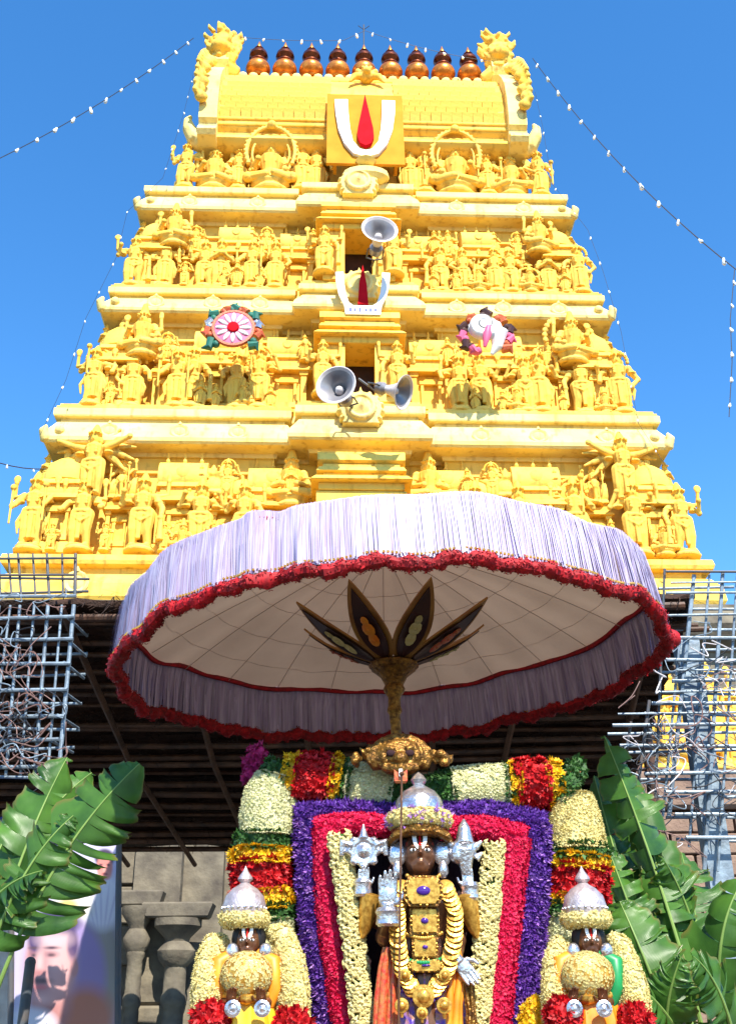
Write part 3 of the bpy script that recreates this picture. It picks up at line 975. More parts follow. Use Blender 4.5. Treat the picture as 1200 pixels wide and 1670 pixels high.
# end gables: thick horseshoe arches with lion crests
for s in (-1, 1):
    gp = [(v * 1.13 - .02, 16.6 + (z - 16.6) * 1.06) for v, z in PRO[:-3]] + [(-.42, 19.75), (-.30, 20.2)]
    gp = gp + [(-a, z) for a, z in reversed(gp)]
    b = MB()
    x0 = RL - .02
    M = Matrix(((0, s, 0, s * x0), (1, 0, 0, 0), (0, 0, 1, 0), (0, 0, 0, 1)))
    b.prism(gp, .34, M)
    b.f = [tuple(reversed(q)) for q in b.f] if s > 0 else b.f
    gb = b.build('gable', 'cream', roof, False)
    b = MB()
    xs = s * (x0 + .30)
    n = 15
    outl = [(v * 1.16 - .02, 16.7 + (z - 16.6) * 1.06) for v, z in PRO[7:-3]]
    dense = []
    for (a0, q0), (a1, q1) in zip(outl, outl[1:]):
        for t in (0, .5):
            dense.append((a0 + (a1 - a0) * t, q0 + (q1 - q0) * t))
    for sg in (1, -1):
        for j, (v, z) in enumerate(dense):
            b.ball((xs + s * .06 * (j % 2), sg * (v - .05), z), (.13, .10, .12), 8, 6)
            b.tube([(xs, sg * v, z), (xs + s * .12, sg * (v - .16), z + .10), (xs + s * .10, sg * (v - .17), z + .22)], [.09, .06, .012], 6)
    # lion face on top: a rugged flame-edged crest
    cx = xs - s * .14
    b.ball((cx, -.15, 20.22), (.27, .32, .50), 14, 10)
    b.ball((cx + s * .04, -.45, 20.10), (.18, .15, .15), 10, 8)
    b.tube([(cx - s * .10, -.1, 19.7), (cx - s * .35, -.08, 19.65)], [.30, .16], 8)
    b.tube([(cx - s * .16, -.2, 20.35), (cx - s * .32, -.22, 20.55), (cx - s * .42, -.22, 20.62)], [.10, .07, .015], 8)
    rr = random.Random(21 + s)
    for e in (-1, 1):
        b.ball((cx + e * .12, -.42, 20.32), (.07, .07, .07), 8, 6)
    for j in range(46):
        a, zz = rr.uniform(-1.4, 1.4), rr.uniform(-.5, .62)
        wd = .31 * math.sqrt(max(.1, 1 - (zz / .72) ** 2))
        p = Vector((cx + wd * math.sin(a), -.15 - wd * .95 * math.cos(a), 20.22 + zz))
        b.ball(p, (rr.uniform(.04, .085),) * 3, 6, 5)
        if j % 3 == 0:
            b.tube([p, p + Vector((math.sin(a) * .12, -.04, .10)), p + Vector((math.sin(a) * .13, -.04, .2))], [.06, .045, .012], 6)
    b.ball((cx - s * .0, -.15, 20.78), (.16, .16, .14), 10, 8)
    link('lion_crest', fuse(b, 'lion_crest', 'statue', .03), gb)
    b = MB()
    b.tube([(s * 3.10, -1.20, 16.75), (s * 3.24, -1.26, 16.98), (s * 3.28, -1.24, 17.2), (s * 3.22, -1.22, 17.34)], [.17, .13, .08, .03], 8)
    b.ball((s * 3.0, -1.16, 16.75), (.26, .2, .2), 10, 8)
    link('corner_scroll', fuse(b, 'corner_scroll', 'cream', .03), gb)
# middle crest above the emblem
b = MB()
b.ball((.08, -1.10, 18.62), (.15, .15, .17), 12, 8)
b.ball((.08, -1.25, 18.60), (.08, .08, .07), 8, 6)
for e in (-1, 1):
    b.tube([(.08 + e * .08, -1.1, 18.62), (.08 + e * .24, -1.2, 18.5), (.08 + e * .34, -1.26, 18.28)], [.08, .07, .02], 8)
    b.ball((.08 + e * .07, -1.23, 18.70), .045, 8, 6)
    b.ball((.08 + e * .17, -1.12, 18.72), .06, 8, 6)
b.tube([(.08, -1.1, 18.7), (.08, -1.02, 19.0)], [.10, .02], 8)
link('lion_crest', fuse(b, 'lion_crest', 'statue', .02), roof)

# free-standing carved stone pillar and lintel of the porch
for px, py in ((292, 1490), (228, 1470)):
    p = at(px, py, 13.3)
    t = thing('stone_pillar', ['carved stone pillar with wide bracket capital under the canopy', 'plain slim stone pillar next to the banner pole under the canopy'][px < 250], 'pillar', (p.x, 13.3, 0))
    b = MB()
    wd = .27 if px > 250 else .19
    b.box((0, 0, .35), (wd * 1.3, wd * 1.3, .7), bevel=.03)
    b.box((0, 0, 1.2), (wd, wd, 1.1), bevel=.03)
    b.lathe([(wd * .5, 1.72), (wd * .52, 1.8), (wd * .44, 1.84), (wd * .44, 2.0), (wd * .54, 2.04), (wd * .54, 2.12), (wd * .46, 2.16), (wd * .46, 2.5), (wd * .56, 2.54), (wd * .56, 2.6), (wd * .48, 2.64), (wd * .48, p.z - .55)], 16)
    b.build('shaft', 'stone', t, True)
    b = MB()
    b.lathe([(wd * .5, p.z - .56), (wd * .75, p.z - .48), (wd * .8, p.z - .40), (wd * .5, p.z - .30), (wd * .55, p.z - .26), (wd * 1.0, p.z - .14), (wd * 1.0, p.z - .06)], 20)
    b.box((0, 0, p.z + .03), (wd * 2.6, wd * 1.1, .17), top=(1.15, 1.0), bevel=.02)
    b.build('capital', 'stone', t, True)

# ------------------------------------------------------------------ painted emblems on the tower
TW = tower.matrix_basis.copy()
TW = Matrix.Translation((-0.20, 16.6, 0)) @ Matrix.Rotation(R(2.5), 4, 'Z')
def tw(x, y, z):
    return TW @ Vector((x, y, z))

def ribbon(mb, pts, widths, d, M):
    """flat thick band along pts (a, b) with widths"""
    L, Rr = [], []
    for i, p in enumerate(pts):
        q0, q1 = pts[max(i - 1, 0)], pts[min(i + 1, len(pts) - 1)]
        t = Vector((q1[0] - q0[0], q1[1] - q0[1])).normalized()
        L.append((p[0] - t.y * widths[i] / 2, p[1] + t.x * widths[i] / 2))
        Rr.append((p[0] + t.y * widths[i] / 2, p[1] - t.x * widths[i] / 2))
    n = len(pts)
    vs = []
    for q in (L, Rr):
        for dd in (0, d):
            vs += [M @ Vector((a, dd, b)) for a, b in q]
    fs = []
    for i in range(n - 1):
        fs += [(i, i + 1, 2 * n + i + 1, 2 * n + i), (n + i, 3 * n + i, 3 * n + i + 1, n + i + 1),
               (i, n + i, n + i + 1, i + 1), (2 * n + i, 2 * n + i + 1, 3 * n + i + 1, 3 * n + i)]
    fs += [(0, 2 * n, 3 * n, n), (n - 1, 2 * n - 1, 4 * n - 1, 3 * n - 1)]
    mb.add(vs, fs)

def u_mark(wd, h, tw_, bw):
    pts = [(-wd, h), (-wd * .97, h * .75), (-wd * .88, h * .45), (-wd * .70, h * .20), (-wd * .38, h * .04), (0, 0), (wd * .38, h * .04), (wd * .70, h * .20), (wd * .88, h * .45), (wd * .97, h * .75), (wd, h)]
    ws = [tw_, tw_ * .98, tw_ * .88, tw_ * .7, bw, bw, bw, tw_ * .7, tw_ * .88, tw_ * .98, tw_]
    return pts, ws

eo = thing('emblem_board', 'ochre board with big white U mark and red flame on the tower roof', 'emblem', tw(.14, -1.68, 16.45), R(2.5))
tilt = Matrix.Rotation(R(-7), 4, 'X')
b = MB()
b.prism([(-.70, -.72), (.70, -.72), (.70, 1.22), (-.70, 1.22)], .06, tilt)
for s in (-1, 1):
    b.prism([(s * .55 - .03, -.6), (s * .55 + .03, -.6), (s * .55 + .03, .9), (s * .55 - .03, .9)], .30, tilt @ Matrix.Translation((0, .06, 0)))
b.build('board', 'ochre', eo)
b = MB()
pts, ws = u_mark(.44, 1.50, .24, .17)
pts = [(a, z - .52) for a, z in pts]
ribbon(b, pts, ws, .07, tilt @ Matrix.Translation((0, -.07, 0)))
b.build('u_mark', 'white', eo)
b = MB()
fl = [(0, 1.12), (-.03, .9), (-.08, .55), (-.14, .15), (-.15, -.08), (-.10, -.26), (0, -.33), (.10, -.26), (.15, -.08), (.14, .15), (.08, .55), (.03, .9)]
b.prism(fl, .08, tilt @ Matrix.Translation((0, -.09, 0)))
b.build('red_flame', 'red_paint', eo)
b = MB()
b.lathe([(.06, -.1), (.16, -.05), (.2, .0), (.16, .05), (.1, .07)], 12, (0, -.05, -.66))
b.lathe([(.3, -.40), (.42, -.32), (.40, -.2), (.24, -.12), (.08, -.09)], 16, (0, .0, -.66), (1, .5))
b.build('lotus_foot', 'cream', eo, True)

e2 = thing('emblem_sign', 'white V-shaped emblem with red centre stroke standing before the upper doorway', 'emblem', at(592, 513, 14.35), R(2.5))
b = MB()
pts, ws = u_mark(.38, .78, .13, .12)
ribbon(b, [(a, z + .06) for a, z in pts], ws, .05, Matrix.Identity(4))
b.build('v_mark', 'white', e2)
b = MB()
b.prism([(-.28, 0), (.28, 0), (.30, .17), (-.30, .17)], .06, Matrix.Translation((0, -.012, 0)))
b.build('foot_plate', 'white', e2)
b = MB()
b.prism([(0, .98), (-.06, .6), (-.085, .2), (.085, .2), (.06, .6)], .06, Matrix.Translation((0, -.02, 0)))
b.build('red_stroke', 'red_paint', e2)
for k, (x, hh) in enumerate(((-.2, .07), (-.13, .05), (-.05, .07), (.05, .05), (.12, .06), (.2, .05))):
    b = MB()
    b.box((x, -.016, .085), (.035, .006, hh))
    b.build('letter_stroke', 'blue_text', e2)

def flame_ring(parent, r, spec):
    for a, ml, L in spec:
        b = MB()
        c, s = math.cos(R(a)), math.sin(R(a))
        p = Vector((c * r, 0, s * r))
        t = Vector((-s, 0, c))
        b.tube([p - t * .09, p + Vector((c, 0, s)) * L * .55 + t * .03, p + Vector((c, 0, s)) * L - t * .05], [.085, .08, .012], 8)
        b.ball(p + t * .05, .075, 8, 6)
        b.build('flame', ml, parent, True)

ch = thing('discus_emblem', 'round pink and white discus emblem with green and red flames on the tower', 'emblem', at(381, 538, 13.95), R(2.5))
b = MB()
b.lathe([(.39, 0), (.41, .04), (.39, .08), (.345, .08), (.34, .05)], 28, M=Matrix.Rotation(R(90), 3, 'X'))
b.build('rim', 'silk_red', ch, True)
b = MB()
b.lathe([(.342, .03), (.342, .07), (.2, .08), (.02, .08)], 28, M=Matrix.Rotation(R(90), 3, 'X'))
b.build('disc', 'pink_paint', ch, True)
for k in range(12):
    b = MB()
    a = R(30 * k)
    b.ball((.22 * math.cos(a), -.085, .22 * math.sin(a)), (.105, .025, .038), 8, 6, Matrix.Rotation(-a, 3, 'Y'))
    b.build('petal', 'white', ch, True)
b = MB()
b.lathe([(.11, .09), (.10, .12), (.02, .13)], 16, M=Matrix.Rotation(R(90), 3, 'X'))
b.build('boss', 'red_paint', ch, True)
ch.scale = (.84,) * 3
flame_ring(ch, .44, [(90, 'green_paint', .16), (140, 'green_paint', .2), (165, 'silver', .13), (190, 'silk_red', .16), (40, 'green_paint', .2), (15, 'silver', .13), (-10, 'silk_red', .16), (-40, 'green_paint', .2), (220, 'green_paint', .26), (70, 'silk_red', .10), (110, 'silk_red', .10)])

co = thing('conch_emblem', 'white spiral conch emblem with pink mouth and dark flames on the tower', 'emblem', at(793, 545, 13.95), R(2.5))
b = MB()
for k in range(46):
    t = k / 45
    a = R(90 + 620 * t)
    r = .02 + .20 * t ** 1.1
    b.ball((-.06 + r * math.cos(a), -.10 - .05 * (1 - t), .12 + r * math.sin(a)), .035 + .085 * t, 8, 6)
b.tube([(.08, -.06, .02), (.22, -.05, -.02), (.16, -.04, -.3), (.06, -.03, -.46)], [.14, .17, .10, .03], 10)
b.ball((-.02, -.0, .12), (.32, .08, .26), 14, 10)
link('shell', fuse(b, 'shell', 'white', .012), co)
b = MB()
b.tube([(-.06 + (.02 + .20 * t ** 1.1 + .045) * math.cos(R(90 + 620 * t)), -.165 - .03 * (1 - t), .12 + (.02 + .20 * t ** 1.1 + .045) * math.sin(R(90 + 620 * t))) for t in [k / 40 for k in range(4, 36)]], .014, 6)
b.build('spiral_groove', 'pipe_dark', co, True)
b = MB()
b.tube([(.02, -.16, .06), (-.02, -.17, -.12), (-.07, -.13, -.36)], [.05, .085, .03], 10, sx=1.0)
b.build('mouth', 'pink_paint', co, True)
co.scale = (.86,) * 3
flame_ring(co, .40, [(90, 'wood_dark', .2), (130, 'silk_red', .13), (165, 'wood_dark', .16), (190, 'pink_paint', .15), (215, 'wood_dark', .18), (50, 'silk_red', .13), (15, 'wood_dark', .16), (-12, 'pink_paint', .15), (-38, 'silk_red', .2), (238, 'pink_paint', .12)])

# ------------------------------------------------------------------ horn loudspeakers
def horn(name, label, px, py, Y, yaw, pitch, sc, inner='horn_grey', outer='horn_white'):
    """mouth centre at the pixel; faces -y turned by yaw, tipped down by pitch"""
    t = thing(name, label, 'loudspeaker', at(px, py, Y), 0, 'horn loudspeakers on the tower')
    t.rotation_euler = (R(90 + pitch), 0, R(yaw))
    t.scale = (sc,) * 3
    b = MB()
    b.lathe([(.06, -.34), (.075, -.30), (.10, -.20), (.17, -.08), (.27, -.015), (.29, 0), (.295, .012), (.28, .014), (.262, .0), (.16, -.07), (.085, -.19), (.05, -.28), (.03, -.285)], 28)
    hb = b.build('horn', outer, t, True)
    b = MB()
    b.lathe([(.268, .0), (.258, -.004), (.155, -.066), (.08, -.186), (.045, -.27)], 28)
    b.f = [tuple(reversed(q)) for q in b.f[:-2]]
    b.build('horn_shade', inner, t, True)  # inner skin in a darker tone: shade of the horn mouth as colour
    b = MB()
    b.lathe([(.03, -.27), (.065, -.24), (.07, -.17), (.05, -.12), (.015, -.10)], 14)
    b.build('centre_cone', outer, t, True)
    b = MB()
    b.lathe([(.05, -.52), (.10, -.50), (.11, -.38), (.07, -.33)], 16)
    b.build('driver', 'horn_grey', t, True)
    b = MB()
    b.tube([(-.10, 0, -.40), (-.13, 0, -.44), (-.13, 0, -.62), (0, 0, -.66), (.13, 0, -.62), (.13, 0, -.44), (.10, 0, -.40)], .014, 6)
    b.tube([(0, 0, -.66), (0, .10, -.9)], .02, 6)
    b.build('bracket', 'pipe_dark', t)
    return t
horn('horn_loudspeaker', 'grey horn loudspeaker above the upper doorway and its V-shaped emblem', 619, 374, 13.75, 8, -8, 1.0)
horn('horn_loudspeaker', 'horn loudspeaker facing forward at the lower tower doorway', 548, 628, 13.3, -16, 4, 1.02, inner='horn_grey')
horn('horn_loudspeaker', 'horn loudspeaker turned sideways at the lower tower doorway', 658, 640, 13.3, 68, 24, .88)

# ------------------------------------------------------------------ strings of bulbs
bm_ = MB()
bm_.lathe([(.012, .05), (.025, .045), (.028, .0), (.04, -.03), (.045, -.07), (.03, -.105), (.008, -.115)], 10)
BULB = bm_.mesh('bulb', 'bulb', True)
def string_light(label, pts, n, sc=1.0, rad=.012):
    o0 = Vector(pts[0])
    t = thing('string_light', label, 'string lights', o0, 0)
    b = MB()
    b.tube([Vector(p) - o0 for p in pts], rad, 5)
    b.build('wire', 'cable', t)
    seg = [(Vector(q) - Vector(p)).length for p, q in zip(pts, pts[1:])]
    tot = sum(seg)
    for k in range(n):
        d = tot * (k + .5) / n
        i = 0
        while i < len(seg) - 1 and d > seg[i]:
            d -= seg[i]
            i += 1
        p = Vector(pts[i]).lerp(Vector(pts[i + 1]), d / seg[i])
        link('bulb', BULB, t, p - o0 - Vector((0, 0, .01)), rot=(random.uniform(-.4, .4), random.uniform(-.4, .4), 0), scale=sc * random.uniform(.42, .62))
a0 = at(316, 62, 16.3)
string_light('long string of bulbs crossing open sky on the discus emblem side of the tower', sag(a0, at(-140, 320, 13.0), .35, 24), 16, 1.35, .008)
a0 = at(868, 95, 16.5)
string_light('long string of bulbs crossing open sky on the conch emblem side of the tower', sag(a0, at(1200, 440, 12.0), .4, 24) , 13, 1.35, .008)
string_light('short drop of wire with bulbs hanging straight down below a long string', [at(1197, 440, 12), at(1190, 520, 12), at(1193, 590, 12), at(1188, 680, 12)], 6, 1.0, .006)
string_light('string of bulbs following the tower slope beside the discus emblem', [at(316, 120, 15.4), at(300, 185, 14.9), at(266, 290, 14.3), at(208, 345, 14.2), at(190, 420, 14.0), at(140, 520, 13.8), at(108, 620, 13.7), at(66, 710, 13.5)], 15, .62, .003)
string_light('string of bulbs following the tower slope beside the conch emblem', [at(872, 150, 15.6), at(884, 205, 15.2), at(900, 300, 14.6), at(958, 375, 14.5), at(982, 440, 14.3), at(1012, 540, 14.2), at(1040, 690, 14.0), at(1085, 760, 13.8)], 15, .62, .003)
string_light('string of bulbs strung above the metal pot finials on the roof ridge', sag(at(385, 60, 16.2), at(560, 66, 16.2), .05, 8) + sag(at(595, 50, 16.2), at(800, 100, 16.2), .1, 10), 14, 1.15, .005)
string_light('bare dark wire with few bulbs crossing the sky beside the tower foot', sag(at(-60, 730, 11), at(75, 765, 12.5), .08, 8), 3, .6, .007)

# ------------------------------------------------------------------ bamboo and palm-leaf canopy before the gateway
pz = lambda Y: 4.72 + (3.50 - 4.72) * (Y - 8.0) / 3.9
XL, XR = -4.6, 2.55
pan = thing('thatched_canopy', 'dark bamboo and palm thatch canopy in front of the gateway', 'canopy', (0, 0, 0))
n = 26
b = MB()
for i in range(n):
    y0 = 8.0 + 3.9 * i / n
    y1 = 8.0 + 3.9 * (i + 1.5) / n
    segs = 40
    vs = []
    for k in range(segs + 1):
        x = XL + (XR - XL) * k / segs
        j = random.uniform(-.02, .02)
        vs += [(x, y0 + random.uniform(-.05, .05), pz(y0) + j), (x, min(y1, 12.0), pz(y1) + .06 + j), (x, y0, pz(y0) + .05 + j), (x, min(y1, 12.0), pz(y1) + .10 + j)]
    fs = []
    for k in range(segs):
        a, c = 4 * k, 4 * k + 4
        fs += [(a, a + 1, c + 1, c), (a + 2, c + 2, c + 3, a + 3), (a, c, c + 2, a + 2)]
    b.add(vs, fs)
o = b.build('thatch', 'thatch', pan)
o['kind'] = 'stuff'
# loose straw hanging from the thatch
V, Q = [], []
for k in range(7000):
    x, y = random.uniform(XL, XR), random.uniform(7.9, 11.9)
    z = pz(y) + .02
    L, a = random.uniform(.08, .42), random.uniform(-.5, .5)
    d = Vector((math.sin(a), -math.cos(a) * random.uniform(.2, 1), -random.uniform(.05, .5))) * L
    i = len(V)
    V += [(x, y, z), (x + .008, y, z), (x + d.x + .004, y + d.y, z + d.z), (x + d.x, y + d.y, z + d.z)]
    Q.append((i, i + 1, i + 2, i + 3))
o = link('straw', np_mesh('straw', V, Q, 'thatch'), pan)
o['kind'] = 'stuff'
for i in range(22):
    y = 8.02 + i * .18 + random.uniform(-.05, .05)
    b = MB()
    sk = random.uniform(-.16, .16)
    b.tube([(XL, y - sk, pz(y) - .05), (-1, y + random.uniform(-.04, .04), pz(y) - random.uniform(.05, .10)), (XR + random.uniform(-.2, .3), y + sk, pz(y) - .05)], random.uniform(.012, .036), 8)
    b.build('bamboo_pole', 'bamboo', pan, True)
for x0, x1 in ((-4.2, -3.9), (-3.3, -2.55), (-2.35, -1.85), (-1.5, -1.2), (-.6, -.3), (.4, .5), (1.3, 1.2), (2.2, 2.3)):
    b = MB()
    b.tube([(x0, 7.85, pz(7.85) - .13), ((x0 + x1) / 2 + random.uniform(-.12, .16), 10, pz(10) - .16), (x1, 12.0, pz(12.0) - .13)], [.03, .028, .024], 8)
    b.build('rafter', 'bamboo', pan, True)
for x, y in ((-4.4, 8.3), (-4.4, 11.7), (2.35, 11.7), (2.42, 9.6)):
    b = MB()
    b.tube([(x, y, 0), (x + .02, y, pz(y) - .1)], .05, 8)
    b.build('post', 'bamboo', pan, True)

# ------------------------------------------------------------------ pipe scaffolds carrying light cables
def pipe(parent, p, q, r, ml='pipe_blue', name='pipe'):
    b = MB()
    b.tube([p, q], r, 8)
    return b.build(name, ml, parent, True)
def cable(parent, pts, r=.008, ml='cable_brown'):
    b = MB()
    P = []
    for p0, p1, p2 in zip(pts, pts[1:], pts[2:] + [None]):
        pass
    n = len(pts)
    for i in range(n - 1):        # Catmull-Rom
        p0, p1, p2, p3 = (Vector(pts[max(i - 1, 0)]), Vector(pts[i]), Vector(pts[i + 1]), Vector(pts[min(i + 2, n - 1)]))
        for k in range(6):
            t = k / 6
            P.append(.5 * ((2 * p1) + (p2 - p0) * t + (2 * p0 - 5 * p1 + 4 * p2 - p3) * t * t + (3 * p1 - p0 - 3 * p2 + p3) * t ** 3))
    P.append(Vector(pts[-1]))
    b.tube(P, r, 5)
    return b.build('cable', ml, parent, True)

YS = 7.7
ls = thing('light_scaffold', 'grey-blue pipe grid with looping cables standing above the printed banner', 'scaffold', (0, 0, 0))
XA = at(-90, 1250, YS).x
for py, xr in ((908, 125), (935, 122), (970, 125), (1007, 122), (1042, 120), (1080, 116), (1124, 110), (1166, 106), (1208, 96), (1250, 90)):
    p = at(xr, py, YS)
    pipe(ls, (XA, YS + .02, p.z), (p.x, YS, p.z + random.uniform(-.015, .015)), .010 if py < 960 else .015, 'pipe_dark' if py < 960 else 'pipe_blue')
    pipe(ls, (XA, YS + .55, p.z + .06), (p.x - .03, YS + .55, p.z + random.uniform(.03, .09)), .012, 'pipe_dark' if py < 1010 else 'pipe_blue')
    if py > 970:
        pipe(ls, (p.x - .05, YS, p.z), (p.x - .04, YS + .55, p.z + .05), .011)

for px0, px1, r in ((-50, -50, .015), (-5, -30, .015), (12, -8, .01), (28, 8, .012), (52, 32, .010), (75, 55, .014), (100, 76, .010), (122, 94, .016)):
    p = at(px0, 900, YS)
    q = at(px1, 1262, YS)
    pipe(ls, (p.x, YS + .035, p.z), (p.x * .5 + q.x * .5, YS + .035, (p.z + at(0, 1000, YS).z) / 2 - .1), r * .8, 'pipe_dark')
    pipe(ls, (p.x * .5 + q.x * .5, YS + .035, at(0, 995, YS).z + .05), (q.x, YS + .035, q.z if px1 > 0 else 0), r)
rd = random.Random(3)
for k in range(48):
    x, y = rd.uniform(-40, 85), rd.uniform(990, 1290)
    pts = []
    for j in range(rd.randint(4, 7)):
        pts.append(at(max(-80, min(108, x)), y, YS - rd.uniform(.03, .10)))
        x += rd.uniform(-36, 40)
        y += rd.uniform(-30, 34)
    cable(ls, pts, rd.choice((.003, .004, .005)), rd.choice(('cable_brown', 'cable_brown', 'cable', 'pipe_blue')))

rs = thing('light_scaffold', 'grey-blue pipe grid with wide metal post before the parapet of yellow figures', 'scaffold', (0, 0, 0))
XB = at(1290, 1250, YS).x
for py, x0 in ((932, 1085), (967, 1085), (1004, 1075), (1040, 1098), (1076, 1085), (1111, 1095), (1147, 1062), (1183, 998), (1216, 1010), (1262, 1050), (1292, 1085), (1328, 1100), (1366, 1118)):
    p = at(x0, py, YS)
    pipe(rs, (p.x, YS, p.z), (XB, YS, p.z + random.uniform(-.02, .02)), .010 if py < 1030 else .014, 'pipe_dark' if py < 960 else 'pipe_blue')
    pipe(rs, (p.x + .08, YS + .55, p.z + .08), (XB, YS + .55, p.z + random.uniform(.04, .1)), .012)
    if py % 2:
        pipe(rs, (p.x + .05, YS + .01, p.z + .085), (XB, YS + .01, p.z + random.uniform(.07, .1)), .008)
for px0, px1, y0, y1, r in ((1085, 1070, 925, 1300, .010), (1110, 1082, 1040, 1330, .010), (1133, 1092, 935, 1330, .016), (1158, 1125, 935, 1380, .010), (1180, 1150, 930, 1420, .015), (1204, 1172, 930, 1420, .010), (1225, 1190, 930, 1670, .016), (1260, 1240, 930, 1670, .016), (1060, 1040, 1140, 1290, .012), (1030, 1015, 1175, 1270, .010)):
    p, q = at(px0, y0, YS), at(px1, y1, YS)
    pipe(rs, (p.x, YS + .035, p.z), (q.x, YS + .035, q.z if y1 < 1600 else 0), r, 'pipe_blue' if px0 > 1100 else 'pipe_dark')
# wide sheet-metal post
p, q = at(1152, 1030, YS), at(1160, 1470, YS)
b = MB()
b.box(((p.x + q.x) / 2, YS + .16, p.z / 2), (.17, .12, p.z), bevel=.012)
b.build('post', 'pipe_blue', rs)
rd = random.Random(11)
for k in range(70):
    x, y = rd.uniform(1010, 1195), rd.uniform(1060, 1370)
    pts = []
    for j in range(rd.randint(4, 7)):
        pts.append(at(max(1000 + .2 * (y - 1150), min(1260, x)), y, YS - rd.uniform(.03, .10)))
        x += rd.uniform(-34, 36)
        y += rd.uniform(-26, 30)
    cable(rs, pts, rd.choice((.003, .004, .005)), rd.choice(('cable_brown', 'cable', 'pipe_blue', 'horn_white')))

# ------------------------------------------------------------------ low yellow shrine wall behind the right scaffold
sh = thing('shrine_wall', 'low brown parapet wall with yellow stucco figures behind a pipe grid', 'wall', (0, 0, 0))
YW = 11.6
b = MB()
c0, c1 = at(985, 1400, YW), at(1330, 1400, YW)
zA, zB = at(1100, 1255, YW).z, at(1100, 1320, YW).z
b.box(((c0.x + c1.x) / 2, YW + .35, zB / 2), (c1.x - c0.x, .5, zB), bevel=.02)
b.box(((c0.x + c1.x) / 2, YW + .30, (zA + zB) / 2), (c1.x - c0.x + .1, .7, zA - zB), bevel=.04)
b.build('wall', 'brick_brown', sh)
zz = at(1100, 1250, YW).z
for k, px in enumerate((1000, 1035, 1065, 1098, 1130, 1178, 1215)):
    p = at(px, 1252, YW)
    hgt = [.9, 1.0, 1.15, 1.35, 1.2, 1.75, 1.3][k]
    link('statue', random.choice(STAT[['stand', 'four', 'guard', 'seat', 'stand', 'four', 'stand'][k]]), sh, (p.x, YW + .15, zA), random.uniform(-.3, .3), (hgt * .62, hgt * .62, hgt * .72))
for k, px in enumerate((1020, 1080, 1150)):
    p = at(px, 1252, YW)
    link('pavilion', pavilion_mesh(.5, 1.25, .3), sh, (p.x, YW + .5, zA))
b = MB()
b.box(((c0.x + c1.x) / 2 - .1, YW + .48, zA + .5), (c1.x - c0.x, .16, 1.0), bevel=.02)
b.build('parapet', 'wall_white', sh)
bk = MB()
bk.box((0, 0, 0), (.42, .12, .20), bevel=.012)
bk = bk.mesh('stone_block', 'brick_brown', True)
for r in range(5):
    for c in range(6):
        x = c0.x + .25 + c * .45 + .22 * (r % 2)
        if x < c1.x - .2:
            link('stone_block', bk, sh, (x, YW + .06, zB - .13 - r * .215))

# left: a plain low building behind the scaffold
lb = thing('low_building', 'plain pale low building with brown roof behind a pipe grid', 'building', (0, 0, 0))
p0, p1 = at(-260, 1300, 12.6), at(75, 1300, 12.6)
b = MB()
b.box(((p0.x + p1.x) / 2, 13.1, at(0, 1285, 12.6).z / 2), (p1.x - p0.x, 1.0, at(0, 1285, 12.6).z))
b.build('wall', 'wall_white', lb)
b = MB()
b.box(((p0.x + p1.x) / 2, 13.05, at(0, 1262, 12.6).z - .02), (p1.x - p0.x + .15, 1.2, .40), top=(1, .6))
b.build('roof', 'brick_brown', lb)
# blue tarpaulin corner
tp = MB()
vs, fs = [], []
for i in range(9):
    for j in range(3):
        p = at(-60 + 100 * i / 8, 1328 + 6 * j + 3 * math.sin(i * 1.7), 8.2 + .15 * j)
        vs.append((p.x, p.y, p.z + .015 * math.sin(i * 2.3 + j)))
for i in range(8):
    for j in range(2):
        a = i * 3 + j
        fs.append((a, a + 3, a + 4, a + 1))
tp.add(vs, fs)
o = tp.build('tarpaulin', 'blue_plastic', None, True)
tag(o, 'scrap of bright blue tarpaulin beside the banana leaves above the banner', 'tarpaulin')
m = o.modifiers.new('t', 'SOLIDIFY')
m.thickness = .006

# ------------------------------------------------------------------ great processional umbrella
UY = 6.0
UC = at(632, 975, UY)
UR, UZ = 1.505, 3.85
um = thing('processional_umbrella', 'huge white processional umbrella with lilac fringe and red trim', 'umbrella', (UC.x - .0, UY, 0))
um.rotation_euler = (0, 0, 0)
TILT = Matrix.Translation((0, 0, UZ)) @ Matrix.Rotation(R(-2.9), 4, 'Y') @ Matrix.Rotation(R(0.5), 4, 'X')
NR = 24
def rim_wob(a):
    w = .012 * math.sin(5 * a + .6) + .010 * math.sin(11 * a + 2) + .006 * math.sin(23 * a)
    d = (a - R(245)) 
    w += .055 * math.exp(-(d / .035) ** 2) - .045 * math.exp(-((d - .07) / .05) ** 2)
    return w
def rim_z(a):
    d = a - R(246)
    return .010 * math.sin(3 * a + 1) + .012 * math.sin(8 * a) + .006 * math.sin(19 * a + 2) + .030 / (1 + math.exp(-d / .012)) * math.exp(-max(d, 0) / .9) * (1 if d > -.3 else 0)
